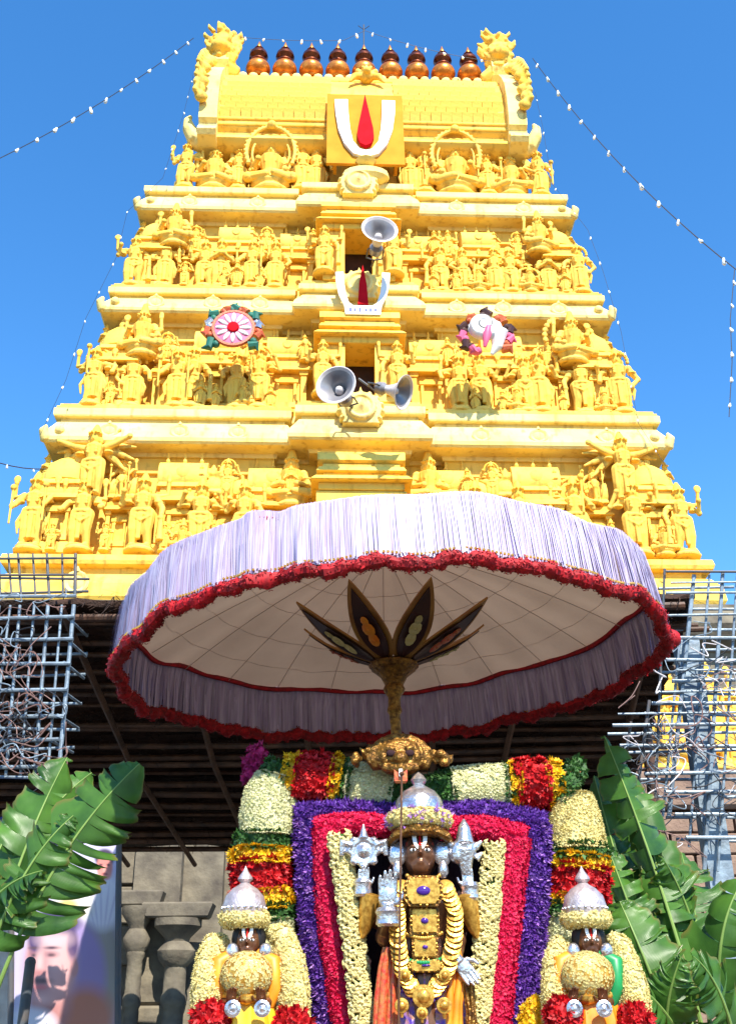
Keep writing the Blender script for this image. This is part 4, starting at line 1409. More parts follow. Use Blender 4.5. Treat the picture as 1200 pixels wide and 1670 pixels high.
# cloth canopy: shallow cone with panels sagging between the ribs
V, Q = [], []
na, nr = NR * 6, 14
for j in range(nr + 1):
    t = j / nr
    for i in range(na):
        a = 2 * math.pi * i / na
        r = .05 + (UR - .05) * t
        sagp = (math.cos(NR * a) - 1) * .012 * t + .006 * math.sin(t * 14) * (.3 + .7 * t) + .006 * math.sin(7 * a + 5 * t) * t
        z = .42 * (1 - t ** 1.6) + sagp * 1.0 + rim_z(a) * t ** 3
        p = TILT @ Vector(((r + rim_wob(a) * t) * math.cos(a), (r + rim_wob(a) * t) * math.sin(a), z))
        V.append(p)
for j in range(nr):
    for i in range(na):
        i2 = (i + 1) % na
        Q.append((j * na + i, j * na + i2, (j + 1) * na + i2, (j + 1) * na + i))
canopy = link('canopy', np_mesh('canopy', V, Q, 'canopy_cloth', True), um)
for k in range(NR):
    a = 2 * math.pi * k / NR
    b = MB()
    b.tube([TILT @ Vector(((.05 + (UR - .07) * t) * math.cos(a), (.05 + (UR - .07) * t) * math.sin(a), .42 * (1 - t ** 1.6) - .010)) for t in [j / 8 for j in range(9)]], .0022, 5)
    b.build('rib', 'seam', canopy)
for t in (.34, .52, .70, .86):
    b = MB()
    r = .05 + (UR - .05) * t
    pts = [TILT @ Vector((r * math.cos(a), r * math.sin(a), .42 * (1 - t ** 1.6) - .009 + (math.cos(NR * a) - 1) * .008 * t)) for a in [2 * math.pi * i / 72 for i in range(73)]]
    b.tube(pts, .0016, 4, caps=False)
    b.build('seam', 'seam', canopy)
# fringe: hundreds of hanging strands round the rim
FL = .315
V, Q = [], []
nf = 1500
for layer, (ro, wd) in enumerate(((0.0, 2.6), (.006, 1.2), (.012, .9))):
    for i in range(nf):
        a = 2 * math.pi * (i + rng.uniform(-.4, .4)) / nf
        hw = wd * math.pi / nf
        L = FL * rng.uniform(.95, 1.03)
        pl = .014 * math.sin(90 * a + 3 * math.sin(7 * a)) + .010 * math.sin(41 * a + 1)
        r0 = UR + rim_wob(a) + ro
        base = len(V)
        tw_ = rng.uniform(-.5, .5) * .010
        for t in (0, .12, .45, 1.0):
            r = r0 + (.03 * math.sin(t * math.pi * .5)) * (1 if t > 0 else .0) + pl * t + tw_ * t + rng.uniform(-.003, .003)
            da = tw_ * t * .5
            z = .012 - L * t + (.01 if t == 0 else 0) + rim_z(a)
            for s in (-1, 1):
                V.append(TILT @ Vector((r * math.cos(a + da + s * hw), r * math.sin(a + da + s * hw), z)))
        for k in range(3):
            Q.append((base + 2 * k, base + 2 * k + 1, base + 2 * k + 3, base + 2 * k + 2))
fr = link('fringe', np_mesh('fringe', V, Q, 'fringe'), um)
fr['kind'] = 'stuff'
def rimpt(a, dr, z):
    r = UR + rim_wob(a) + .03 + dr
    return TILT @ Vector((r * math.cos(a), r * math.sin(a), z + rim_z(a)))
# thick red wool cord: tufted
def tufts(center, normal_fn, n, size, seed):
    r_ = np.random.default_rng(seed)
V, Q = [], []
r_ = np.random.default_rng(5)
nt_ = 15000
for k in range(nt_):
    a = r_.uniform(0, 2 * math.pi)
    ph = r_.uniform(0, 2 * math.pi)
    tr = .034 + .007 * math.sin(130 * a) + .005 * math.sin(57 * a + 1)
    zc_ = -FL - .012 + .010 * math.sin(26 * a) + .006 * math.sin(61 * a)
    cr, cz = math.cos(ph), math.sin(ph)
    p = rimpt(a, cr * tr, zc_ + cz * tr)
    n_ = Vector((math.cos(a) * cr, math.sin(a) * cr, cz))
    tg = Vector((-math.sin(a), math.cos(a), 0))
    bt = n_.cross(tg)
    th = r_.uniform(0, 6.28)
    u = tg * math.cos(th) + bt * math.sin(th)
    v = n_.cross(u)
    s = r_.uniform(.005, .010)
    i = len(V)
    V += [p - u * s * .7, p + v * s * .6 + n_ * s * .3, p + u * s + n_ * s * .8, p - v * s * .6 + n_ * s * .3]
    Q.append((i, i + 1, i + 2, i + 3))
cord_core = MB()
N = 360
cv, cf = [], []
for i in range(N):
    a = 2 * math.pi * i / N
    tr = .034 + .007 * math.sin(130 * a) + .005 * math.sin(57 * a + 1)
    zc_ = -FL - .012 + .010 * math.sin(26 * a) + .006 * math.sin(61 * a)
    for k in range(8):
        ph = 2 * math.pi * k / 8
        cv.append(rimpt(a, math.cos(ph) * tr, zc_ + math.sin(ph) * tr))
for i in range(N):
    for k in range(8):
        cf.append((i * 8 + k, i * 8 + (k + 1) % 8, ((i + 1) % N) * 8 + (k + 1) % 8, ((i + 1) % N) * 8 + k))
cord_core.add(cv, cf)
cord = cord_core.build('red_cord', 'red_cord', um, True)
o = link('wool_tuft', np_mesh('wool_tuft', V, Q, 'red_cord'), cord)
o['kind'] = 'stuff'
p = rimpt(R(-38), .04, -FL - .03) if False else rimpt(R(-6), .03, -FL + .03)
b = MB()
b.ball(p, (.06, .06, .055), 10, 8)
b.build('pompom', 'red_cord', um, True)
# inner dark red binding and gold bead line
b = MB()
b.tube([TILT @ Vector(((UR - .012 + rim_wob(a)) * math.cos(a), (UR - .012 + rim_wob(a)) * math.sin(a), -.012 + rim_z(a))) for a in [2 * math.pi * i / 180 for i in range(181)]], .016, 6, caps=False)
b.build('binding', 'red_cord', um, True)
b = MB()
for i in range(520):
    a = 2 * math.pi * i / 520
    b.ball(rimpt(a, .018, -FL + .030 + .008 * math.sin(26 * a)), .0075, 5, 4)
o = b.build('gold_bead', 'gold_bead', um, True)
o['kind'] = 'stuff'
# hub: fluted brass bell, pole, and carved lotus petals
hubz = at(640, 1090, UY).z
hx = at(642, 1090, UY).x - UC.x
b = MB()
b.lathe([(.026, -.32), (.03, -.27), (.042, -.25), (.034, -.22), (.034, -.17), (.055, -.14), (.06, -.12), (.05, -.10), (.075, -.05), (.115, -.015), (.135, 0), (.14, .02), (.12, .035), (.03, .04)], 28, (hx, 0, hubz), flute=.03, fn=14)
b.build('hub', 'brass', um, True)
b = MB()
b.tube([(hx + .03, 0, 1.36), (hx + .015, 0, hubz - .6), (hx, 0, hubz - .2), (hx, 0, hubz + .03)], [.03, .03, .028, .022], 14)
b.build('pole', 'brass', um, True)
def petal_outline(L, W, n=12):
    pr = []
    for i in range(n + 1):
        t = i / n
        pr.append((W * math.sin(math.pi * t ** .80) ** .85 * (1 - .10 * t) * (1 if t < 1 else 0), L * t))
    return pr
PC = [(.16, .05, .012), (.10, .02, .015), (.03, .025, .05), (.13, .05, .02)]
for k in range(8):
    a = R(-90 + 45 * k + 20)
    el = R(31)
    d = Vector((math.cos(a) * math.cos(el), math.sin(a) * math.cos(el), math.sin(el)))
    sd = Vector((-math.sin(a), math.cos(a), 0))
    nn = -sd.cross(d).normalized()
    base = Vector((hx, 0, hubz + .02)) + Vector((math.cos(a), math.sin(a), 0)) * .07
    def leafm(L, W, lift, th, off):
        pr = petal_outline(L, W)
        out = [(x, y) for x, y in pr] + [(-x, y) for x, y in reversed(pr[1:-1])]
        vs = []
        for dd in (lift, lift + th):
            for x, y in out:
                bow = .035 * math.sin(math.pi * min(1, (y + off) / .62))
                vs.append(base + sd * x + d * (y + off) + nn * (-dd - bow))
        n = len(out)
        fs = [tuple(range(n)), tuple(range(2 * n - 1, n - 1, -1))] + [((i + 1) % n, i, n + i, n + (i + 1) % n) for i in range(n)]
        m = MB()
        m.add(vs, fs)
        return m
    pt = leafm(.60, .102, -.012, .012, 0).build('petal', 'wood_painted', um)
    leafm(.52, .072, .0015, .006, .03).build('petal_panel', 'wood_dark', pt)
    m = MB()
    for (t, w_, h_) in ((.20, .030, .05), (.28, .036, .05), (.34, .022, .035)):
        c = base + d * t - nn * (.012 + .035 * math.sin(math.pi * t / .62))
        m.ball(c, (.012, .012, .012), 6, 4)
        Mx = Matrix((sd * w_, d * h_, nn * .006)).transposed()
        m.ball(c, (1, 1, 1), 10, 6, Mx)
    m.build('painted_figure', ['fl_cream', 'silk_red', 'fl_cream', 'silk_orange'][k % 4], pt, True)

# ------------------------------------------------------------------ flowers
def frames(n):
    ref = np.where(np.abs(n[:, 2:3]) < .9, np.array([[0, 0, 1.]]), np.array([[1., 0, 0]]))
    a = np.cross(ref, n)
    a /= np.linalg.norm(a, axis=1, keepdims=True)
    return a, np.cross(n, a)

def blossom_arrays(P, Nn, size, k, opn):
    """k-petalled blossoms at points P facing Nn"""
    P, Nn = np.asarray(P), np.asarray(Nn)
    n = len(P)
    a, b = frames(Nn)
    s = size * rng.uniform(.75, 1.25, (n, 1))
    ph = rng.uniform(0, 6.28, (n, 1))
    Nn = Nn + rng.normal(0, .28, (n, 3))
    V = []
    for j in range(k):
        t = ph + 2 * math.pi * j / k
        d = a * np.cos(t) + b * np.sin(t)
        q = -a * np.sin(t) + b * np.cos(t)
        o = opn * rng.uniform(.6, 1.4, (n, 1))
        V.append(np.stack([P, P + d * s * .55 + q * s * .42 + Nn * s * o * .35, P + d * s + Nn * s * o, P + d * s * .55 - q * s * .42 + Nn * s * o * .35], 1))
    V = np.concatenate(V, 0).reshape(-1, 3)
    Q = np.arange(len(V)).reshape(-1, 4)
    return V, Q

def tube_samples(path, rad, n, flat=1.0):
    """points and normals on a tube along path with radii; flat squeezes it along y"""
    path = [Vector(p) for p in path]
    if not hasattr(rad, '__len__'):
        rad = [rad] * len(path)
    L = np.array([0] + [(q - p).length for p, q in zip(path, path[1:])]).cumsum()
    t = rng.uniform(0, L[-1], n)
    C = np.stack([np.interp(t, L, [p[i] for p in path]) for i in range(3)], 1)
    rr = np.interp(t, L, rad)
    e = np.clip(t / L[-1], .02, .98)
    D = np.stack([np.interp(e * L[-1] + .01, L, [p[i] for p in path]) - np.interp(e * L[-1] - .01, L, [p[i] for p in path]) for i in range(3)], 1)
    D /= np.linalg.norm(D, axis=1, keepdims=True) + 1e-9
    a, b = frames(D)
    th = rng.uniform(0, 2 * math.pi, n)[:, None]
    N_ = a * np.cos(th) + b * np.sin(th)
    P = C + N_ * rr[:, None]
    P[:, 1] = C[:, 1] + (P[:, 1] - C[:, 1]) * flat
    return P, N_

FLOW = {  # size, petals, openness, density per m2
    'fl_white': (.0075, 5, .8, 11000), 'fl_cream': (.0075, 5, .8, 11000), 'fl_red': (.018, 5, .7, 3600), 'fl_crimson': (.012, 5, .7, 7000),
    'fl_yellow': (.013, 7, .6, 4500), 'fl_purple': (.012, 4, 1.1, 8500), 'fl_violet': (.012, 4, 1.4, 900), 'fl_green': (.018, 3, .8, 3500), 'fl_magenta': (.018, 5, .8, 2500)}

def flower_tube(parent, name, path, rad, kind, flat=1.0, extra=None, caps=True):
    path = [Vector(p) for p in path]
    rr = rad if hasattr(rad, '__len__') else [rad] * len(path)
    core = MB()
    core.tube(path, [r * .93 for r in rr], 14)
    if flat != 1.0:
        cy = sum(p.y for p in path) / len(path)
        core.v = [(x, cy + (y - cy) * flat, z) for x, y, z in core.v]
    o = core.build(name, kind, parent, True)
    o['kind'] = 'stuff'
    area = 2 * math.pi * sum((q - p).length * (a + b) / 2 for p, q, a, b in zip(path, path[1:], rr, rr[1:]))
    sz, k, op, dn = FLOW[kind]
    P, N_ = tube_samples(path, rr, max(30, int(area * dn)), flat)
    if caps:
        for c, d, r in ((path[0], path[0] - path[1], rr[0]), (path[-1], path[-1] - path[-2], rr[-1])):
            d.normalize()
            m = int(math.pi * r * r * dn * .7)
            q = rng.normal(0, 1, (m, 3))
            dv = np.array(d)
            q -= (q @ dv)[:, None] * dv
            q /= np.linalg.norm(q, axis=1, keepdims=True)
            P = np.concatenate([P, np.array(c) + q * r * np.sqrt(rng.uniform(0, 1, (m, 1)))])
            N_ = np.concatenate([N_, np.repeat(dv[None], m, 0)])
    V, Q = blossom_arrays(P, N_, sz, k, op)
    if kind in ('fl_red', 'fl_yellow', 'fl_magenta'):      # whole flower heads standing proud
        hp, hn = tube_samples(path, rr, int(area * 420), flat)
        for q, (hs, o2, k2, up) in enumerate(((.024, .25, 9, .004), (.018, .7, 8, .009), (.011, 1.3, 6, .013))):
            V2, Q2 = blossom_arrays(hp + hn * up, hn, hs, k2, o2)
            Q = np.concatenate([Q, Q2 + len(V)])
            V = np.concatenate([V, V2])
    f = link('petals', np_mesh('petals', V, Q, kind), o if parent else None)
    f['kind'] = 'stuff'
    if extra:
        P, N_ = tube_samples(path, [r * 1.02 for r in rr], int(area * FLOW[extra][3]), flat)
        V, Q = blossom_arrays(P, N_, FLOW[extra][0], FLOW[extra][1], FLOW[extra][2])
        f = link('pale_petals', np_mesh('pale_petals', V, Q, extra), o)
        f['kind'] = 'stuff'
    return o

S5 = .0027      # metres per photograph pixel at the idols
GY = 5.22
def gp(px, py, dy=0.0):
    return at(px, py, GY + dy)

# arch garland: blocks of white, green, yellow and red flowers strung on a frame
def arch_block(parent, pts, rpx, kind, name, dy=0.0, flat=.75, extra=None):
    P = [gp(x, y, dy) for x, y in pts]
    rr = [r * S5 for r in rpx] if hasattr(rpx, '__len__') else rpx * S5
    return flower_tube(parent, name, P, rr, kind, flat, extra)

lg = thing('arch_garland', 'thick banded flower garland forming the arch half nearer the printed banner', 'garland', (0, 0, 0))
arch_block(lg, [(437, 1362), (438, 1335), (442, 1300), (452, 1268)], [46, 49, 47, 36], 'fl_white', 'white_section')
arch_block(lg, [(428, 1386), (430, 1362)], [47, 46], 'fl_green', 'green_section')
arch_block(lg, [(426, 1408), (427, 1386)], [49, 49], 'fl_yellow', 'yellow_section')
arch_block(lg, [(427, 1458), (425, 1406)], [46, 47], 'fl_red', 'red_section')
arch_block(lg, [(432, 1484), (430, 1456)], [45, 47], 'fl_yellow', 'yellow_section')
arch_block(lg, [(436, 1504), (434, 1482)], [43, 44], 'fl_green', 'green_section')
arch_block(lg, [(450, 1700), (440, 1600), (437, 1502)], [36, 40, 42], 'fl_white', 'white_section')
arch_block(lg, [(452, 1272), (464, 1252)], [34, 30], 'fl_green', 'green_section')
arch_block(lg, [(462, 1262), (482, 1266)], [34, 38], 'fl_yellow', 'yellow_section')
arch_block(lg, [(484, 1268), (515, 1271), (543, 1273)], [40, 43, 41], 'fl_red', 'red_section')
arch_block(lg, [(540, 1273), (554, 1275)], [43, 41], 'fl_yellow', 'yellow_section')
arch_block(lg, [(554, 1276), (568, 1278)], [38, 38], 'fl_green', 'green_section')
arch_block(lg, [(566, 1279), (602, 1285), (638, 1290)], [40, 41, 38], 'fl_white', 'white_section')
arch_block(lg, [(638, 1292), (668, 1302)], [36, 30], 'fl_green', 'green_section')
rg = thing('arch_garland', 'thick banded flower garland forming the arch half beside the curled banana leaves', 'garland', (0, 0, 0))
arch_block(rg, [(690, 1302), (738, 1292)], [34, 38], 'fl_green', 'green_section')
arch_block(rg, [(738, 1288), (780, 1286), (826, 1284)], [38, 40, 40], 'fl_white', 'white_section')
arch_block(rg, [(825, 1284), (834, 1284)], [39, 39], 'fl_green', 'green_section')
arch_block(rg, [(832, 1283), (846, 1283)], [41, 42], 'fl_yellow', 'yellow_section')
arch_block(rg, [(842, 1283), (870, 1280), (892, 1282)], [42, 44, 40], 'fl_red', 'red_section')
arch_block(rg, [(890, 1278), (914, 1276)], [38, 34], 'fl_yellow', 'yellow_section')
arch_block(rg, [(914, 1278), (930, 1292)], [33, 35], 'fl_green', 'green_section')
arch_block(rg, [(934, 1296), (937, 1330), (941, 1384)], [33, 43, 50], 'fl_cream', 'white_section')
arch_block(rg, [(943, 1382), (944, 1400)], [48, 49], 'fl_green', 'green_section')
arch_block(rg, [(944, 1398), (944, 1418)], [50, 50], 'fl_yellow', 'yellow_section')
arch_block(rg, [(944, 1416), (942, 1466)], [48, 47], 'fl_red', 'red_section')
arch_block(rg, [(941, 1464), (940, 1480)], [47, 46], 'fl_yellow', 'yellow_section')
arch_block(rg, [(940, 1478), (938, 1500)], [45, 44], 'fl_green', 'green_section')
arch_block(rg, [(937, 1498), (930, 1600), (925, 1700)], [44, 40, 36], 'fl_white', 'white_section')
mg = thing('flower_bunch', 'dark magenta flower bunch behind a corner of the garland arch', 'flowers', (0, 0, 0))
flower_tube(mg, 'bunch', [gp(408, 1275, .2), gp(413, 1235, .2), gp(430, 1222, .2)], [.03, .04, .025], 'fl_magenta')
gg = thing('leaf_bunch', 'yellow-green leaf bunch behind a corner of the garland arch', 'leaves', (0, 0, 0))
flower_tube(gg, 'bunch', [gp(925, 1270, .2), gp(940, 1250, .2), gp(945, 1238, .2)], [.04, .045, .02], 'fl_green')

def frame_garland(label, name, pts, rpx, kind, dy, extra=None, flat=.8):
    t = thing(name, label, 'garland', (0, 0, 0))
    arch_block(t, pts, rpx, kind, 'flower_rope', dy, flat, extra)
    return t
frame_garland('deep purple orchid garland hanging on the raised-palm side of the tall idol', 'orchid_garland', [(510, 1338), (514, 1400), (522, 1500), (536, 1600), (558, 1700)], [28, 30, 30, 31, 33], 'fl_purple', -.05, 'fl_violet')
frame_garland('deep purple orchid garland hanging on the lowered-hand side of the tall idol', 'orchid_garland', [(868, 1346), (866, 1400), (858, 1500), (848, 1600), (838, 1700)], [27, 29, 30, 31, 33], 'fl_purple', -.05, 'fl_violet')
frame_garland('dark purple flower strip along the arch top on the tall idol raised-palm side', 'orchid_strip', [(484, 1330), (560, 1322), (650, 1330)], 16, 'fl_purple', -.06)
frame_garland('dark purple flower strip along the arch top on the tall idol lowered-hand side', 'orchid_strip', [(705, 1330), (790, 1324), (886, 1344)], 17, 'fl_purple', -.06)
frame_garland('crimson rose-petal garland hanging on the raised-palm side of the tall idol', 'rose_garland', [(531, 1352), (536, 1430), (545, 1520), (558, 1600), (572, 1700)], [20, 23, 24, 24, 25], 'fl_crimson', -.12)
frame_garland('crimson rose-petal garland hanging on the lowered-hand side of the tall idol', 'rose_garland', [(842, 1366), (832, 1430), (822, 1520), (812, 1600), (802, 1700)], [22, 24, 24, 25, 26], 'fl_crimson', -.12)
frame_garland('crimson rose strip above the silver discus of the tall idol', 'rose_strip', [(516, 1350), (580, 1343), (646, 1350)], 17, 'fl_crimson', -.11)
frame_garland('crimson rose strip above the silver conch of the tall idol', 'rose_strip', [(722, 1352), (790, 1350), (856, 1366)], 18, 'fl_crimson', -.11)

# pale jasmine strands, flower by flower
fm = MB()
for j in range(6):
    a = R(60 * j)
    fm.tube([(0, 0, 0), (.012 * math.cos(a), .012 * math.sin(a), -.012), (.024 * math.cos(a), .024 * math.sin(a), -.004)], [.004, .0075, .002], 5)
fm.ball((0, 0, -.004), .009, 6, 5)
JAS = fm.mesh('flower', 'fl_cream', True)
def strand(label, pts, n, cols=3):
    t = thing('jasmine_strand', label, 'garland', (0, 0, 0))
    P = [gp(x, y, -.22) for x, y in pts]
    core = MB()
    core.tube(P, .028, 10)
    core.build('core', 'fl_green', t, True)
    L = [0]
    for p, q in zip(P, P[1:]):
        L.append(L[-1] + (q - p).length)
    for k in range(n):
        d = L[-1] * (k + .5) / n
        i = max(j for j in range(len(L) - 1) if L[j] <= d)
        c = P[i].lerp(P[i + 1], (d - L[i]) / (L[i + 1] - L[i]))
        for s in range(cols):
            an = R((s - (cols - 1) / 2) * 62 + (31 if k % 2 else 0) + random.uniform(-12, 12))
            nv = Vector((math.sin(an), -math.cos(an), random.uniform(-.3, .3)))
            q = nv.to_track_quat('-Z', 'Y').to_euler()
            link('flower', JAS, t, c + nv * .034, rot=q, scale=random.uniform(.95, 1.35))
    return t
strand('pale jasmine strand hanging below the silver discus beside the crimson garland', [(552, 1362), (560, 1420), (572, 1500), (582, 1590), (594, 1700)], 44)
strand('pale jasmine strand hanging below the silver conch beside the crimson garland', [(806, 1376), (800, 1430), (792, 1520), (784, 1600), (774, 1700)], 44)

# ------------------------------------------------------------------ platform, frame and backdrop of the procession
PZ = 1.36
pf = thing('processional_platform', 'wooden processional platform carrying the three idols', 'platform', (0, 0, 0))
b = MB()
b.box((.18, 5.1, PZ - .06), (2.7, 1.5, .12), bevel=.02)
b.build('deck', 'platform_wood', pf)
b = MB()
b.box((.18, 5.1, PZ - .27), (2.5, 1.3, .30), bevel=.02)
b.build('skirting', 'silk_red', pf)
for x in (-.9, 1.26):
    for y in (4.6, 5.6):
        b = MB()
        b.box((x, y, .62), (.12, .12, .96), bevel=.01)
        b.build('leg', 'platform_wood', pf)
        b = MB()
        b.lathe([(.05, -.05), (.17, -.045), (.18, 0), (.17, .045), (.05, .05)], 20, (x, y, .18), M=Matrix.Rotation(R(90), 3, 'Y'))
        b.build('wheel', 'wheel', pf, True)
fr_ = thing('garland_frame', 'dark timber frame hidden behind the arch garlands', 'frame', (0, 0, 0))
zt = gp(600, 1275, .1).z
for px in (445, 935):
    p = gp(px, 1400, .1)
    b = MB()
    b.box((p.x, p.y, (PZ + zt) / 2), (.06, .06, zt - PZ), bevel=.006)
    b.build('post', 'platform_wood', fr_)
p, q = gp(445, 1275, .1), gp(935, 1275, .1)
b = MB()
b.box(((p.x + q.x) / 2, p.y, zt + .01), (q.x - p.x + .08, .055, .055), bevel=.006)
b.build('beam', 'platform_wood', fr_)
b = MB()
vs, fs = [], []
n = 46
p, q, zt2 = gp(470, 1300, .10), gp(915, 1300, .10), gp(600, 1312, .10).z
for i in range(n + 1):
    x = p.x + (q.x - p.x) * i / n
    y = p.y - .04 + .018 * math.sin(i * 1.3)
    vs += [(x, y, PZ), (x, y * .998 + .01, zt2)]
for i in range(n):
    fs.append((2 * i, 2 * i + 2, 2 * i + 3, 2 * i + 1))
b.add(vs, fs)
o = b.build('shade_cloth', 'drape_dark', None, True)  # black sheet put in for the shaded gap behind the idol
tag(o, 'dark cloth standing for the shade behind the tall idol inside the garland arch', 'cloth')
m = o.modifiers.new('t', 'SOLIDIFY')
m.thickness = .004

# ------------------------------------------------------------------ idols
def dp(px, py, dy=0.0):
    return at(px, py, 5.0 + dy)
def s_(px):
    return px * .00268
def ring_tube(mb, c, rmaj, rmin, n=32, sy=1.0):
    vs, fs = [], []
    for i in range(n):
        a = 2 * math.pi * i / n
        for k in range(10):
            t = 2 * math.pi * k / 10
            r = rmaj + rmin * math.cos(t)
            vs.append((c.x + r * math.cos(a), c.y + r * math.sin(a) * sy, c.z + rmin * math.sin(t)))
    for i in range(n):
        for k in range(10):
            fs.append((i * 10 + k, ((i + 1) % n) * 10 + k, ((i + 1) % n) * 10 + (k + 1) % 10, i * 10 + (k + 1) % 10))
    mb.add(vs, fs)

def wreath(label, c, rmaj, rmin, kind, extra=None):
    t = thing('flower_wreath', label, 'wreath', (0, 0, 0))
    pts = [c + Vector((rmaj * math.cos(a), rmaj * math.sin(a) * .9, 0)) for a in [2 * math.pi * i / 28 for i in range(29)]]
    flower_tube(t, 'flower_rope', pts, rmin, kind, 1.0, extra, caps=False)
    return t

def hand(mb, wrist, up, side, sc, curl=0.1, thumb=1):
    """palm and five fingers; up = towards the finger tips, side = towards the thumb, front = -y"""
    wrist, up, side = Vector(wrist), Vector(up).normalized(), Vector(side).normalized()
    fwd = up.cross(side).normalized()
    if fwd.y > 0:
        fwd = -fwd
    Mx = Matrix((side * .042 * sc, fwd * .017 * sc, up * .05 * sc)).transposed()
    mb.ball(wrist + up * .05 * sc, (1, 1, 1), 12, 8, Mx)
    mb.tube([wrist - up * .03 * sc, wrist + up * .03 * sc], [.026 * sc, .03 * sc], 10)
    for k, (o, L) in enumerate(((.030, .068), (.010, .080), (-.010, .075), (-.030, .056))):
        b0 = wrist + up * .085 * sc + side * o * sc
        b1 = b0 + (up + side * o * 2.0) * L * .5 * sc
        b2 = b1 + (up * (1 - curl) + fwd * curl * 2) * L * .5 * sc
        mb.tube([b0 - up * .02 * sc, b1, b2], [.0105 * sc, .0095 * sc, .007 * sc], 8)
        mb.ball(b2, .007 * sc, 6, 5)
    t0 = wrist + up * .03 * sc + side * .034 * sc
    t1 = t0 + (side * .75 + up * .7) * .04 * sc
    t2 = t1 + (side * .25 + up) * .03 * sc
    mb.tube([t0, t1, t2], [.013 * sc, .011 * sc, .008 * sc], 8)

def face(mb, c, rx, rz):
    """head with brow, nose, lips, chin and ears, facing -y"""
    mb.ball(c, (rx, rx * 1.02, rz), 18, 14)
    mb.ball(c + Vector((0, -rx * .55, -rz * .55)), (rx * .62, rx * .45, rz * .40), 12, 8)
    mb.tube([c + Vector((0, -rx * .98, rz * .22)), c + Vector((0, -rx * 1.16, -rz * .08)), c + Vector((0, -rx * 1.05, -rz * .14))], [rx * .09, rx * .16, rx * .13], 8)
    mb.ball(c + Vector((0, -rx * .96, -rz * .40)), (rx * .26, rx * .12, rz * .055), 10, 6)
    mb.ball(c + Vector((0, -rx * .94, -rz * .49)), (rx * .22, rx * .12, rz * .06), 10, 6)
    for s in (-1, 1):
        mb.ball(c + Vector((s * rx * .40, -rx * .90, rz * .20)), (rx * .24, rx * .10, rz * .055), 10, 6)
        mb.ball(c + Vector((s * rx * 1.0, 0, -rz * .05)), (rx * .14, rx * .25, rz * .28), 8, 6)

def eyes(parent, c, rx, rz):
    for s in (-1, 1):
        b = MB()
        b.ball(c + Vector((s * rx * .40, -rx * .905, rz * .05)), (rx * .20, rx * .10, rz * .075), 10, 6)
        e = b.build('eye', 'white', parent, True)
        b = MB()
        b.ball(c + Vector((s * rx * .40, -rx * .98, rz * .05)), (rx * .085, rx * .05, rz * .07), 8, 6)
        b.build('pupil', 'black', e, True)

def crown_mark(parent, c, rx, rz, sc=1.0):
    """white U mark with a red line on the forehead"""
    b = MB()
    pts, ws = u_mark(rx * .34, rz * .62, rx * .26, rx * .2)
    P = [(a, z + rz * .14) for a, z in pts]
    vs = []
    ribbon(b, P, ws, rx * .12, Matrix.Translation(c + Vector((0, -rx * 1.10, 0))) @ Matrix.Rotation(R(-14), 4, 'X'))
    b.build('forehead_mark', 'white', parent)
    b = MB()
    b.prism([(-rx * .06, rz * .2), (rx * .06, rz * .2), (rx * .03, rz * .74), (-rx * .03, rz * .74)], rx * .12, Matrix.Translation(c + Vector((0, -rx * 1.12, 0))) @ Matrix.Rotation(R(-14), 4, 'X'))
    b.build('forehead_line', 'red_paint', parent)

DB = Vector((dp(688, 1600).x, 5.0, PZ))
deity = thing('deity_idol', 'tall bejewelled idol with silver crown and gold breastplates under the garland arch', 'idol', (0, 0, 0))
HC = dp(684, 1392, -.03)
b = MB()
x0 = dp(690, 1600).x
b.tube([(x0, 5.0, PZ), (x0, 5.0, 1.5), dp(690, 1640), dp(690, 1590), dp(688, 1530), dp(686, 1475), dp(685, 1448), dp(684, 1425)], [s_(66), s_(62), s_(52), s_(46), s_(38), s_(50), s_(30), s_(17)], 18)
face(b, HC, s_(27), s_(38))
def arm_(mb, P, r):
    mb.tube(P, r, 10)
    for p, q in zip(P, r):
        mb.ball(p, q, 10, 7)
arm_(b, [dp(646, 1468), dp(618, 1500, .02), dp(598, 1500, .0), dp(592, 1452, -.03)], [s_(19), s_(16), s_(14), s_(10)])
arm_(b, [dp(648, 1472), dp(628, 1528, -.03), dp(632, 1500, -.14)], [s_(19), s_(16), s_(12)])
arm_(b, [dp(728, 1468), dp(752, 1505, .02), dp(772, 1496, 0), dp(764, 1450, -.03)], [s_(19), s_(16), s_(14), s_(10)])
arm_(b, [dp(728, 1474), dp(746, 1532, 0), dp(742, 1566, -.10)], [s_(18), s_(15), s_(11)])
body = link('body', fuse(b, 'body', 'bronze', .0055), deity)
eyes(deity, HC, s_(27), s_(38))
crown_mark(deity, HC, s_(27), s_(38))
b = MB()
b.ball(HC + Vector((0, .035, .02)), (s_(36), s_(30), s_(44)), 16, 12)
b.build('hair', 'black', deity, True)
# crown
cc = dp(684, 1362, -.02)
b = MB()
b.lathe([(s_(36), -s_(6)), (s_(45), 0), (s_(46), s_(8)), (s_(40), s_(14)), (s_(36), s_(16))], 28, cc, flute=.02, fn=20)
b.build('crown_band', 'brass', deity, True)
b = MB()
for s in (-1, 1):
    b2 = MB()
    b2.tube([cc + Vector((s * s_(18), -s_(40), s_(2))), cc + Vector((s * s_(42), -s_(26), -s_(6))), cc + Vector((s * s_(54), -.0, -s_(18)))], [s_(5), s_(8), s_(4)], 8)
    b2.build('crown_wing', 'brass', deity, True)
kc = dp(684, 1330, -.02)
b = MB()
b.lathe([(s_(38), -s_(8)), (s_(41), 0), (s_(41), s_(12)), (s_(37), s_(26)), (s_(28), s_(38)), (s_(15), s_(46)), (s_(9), s_(49)), (s_(12), s_(54)), (s_(14), s_(58)), (s_(9), s_(65)), (s_(3), s_(70)), (.001, s_(72))], 30, kc, flute=.015, fn=16)
b.build('crown', 'silver', deity, True)
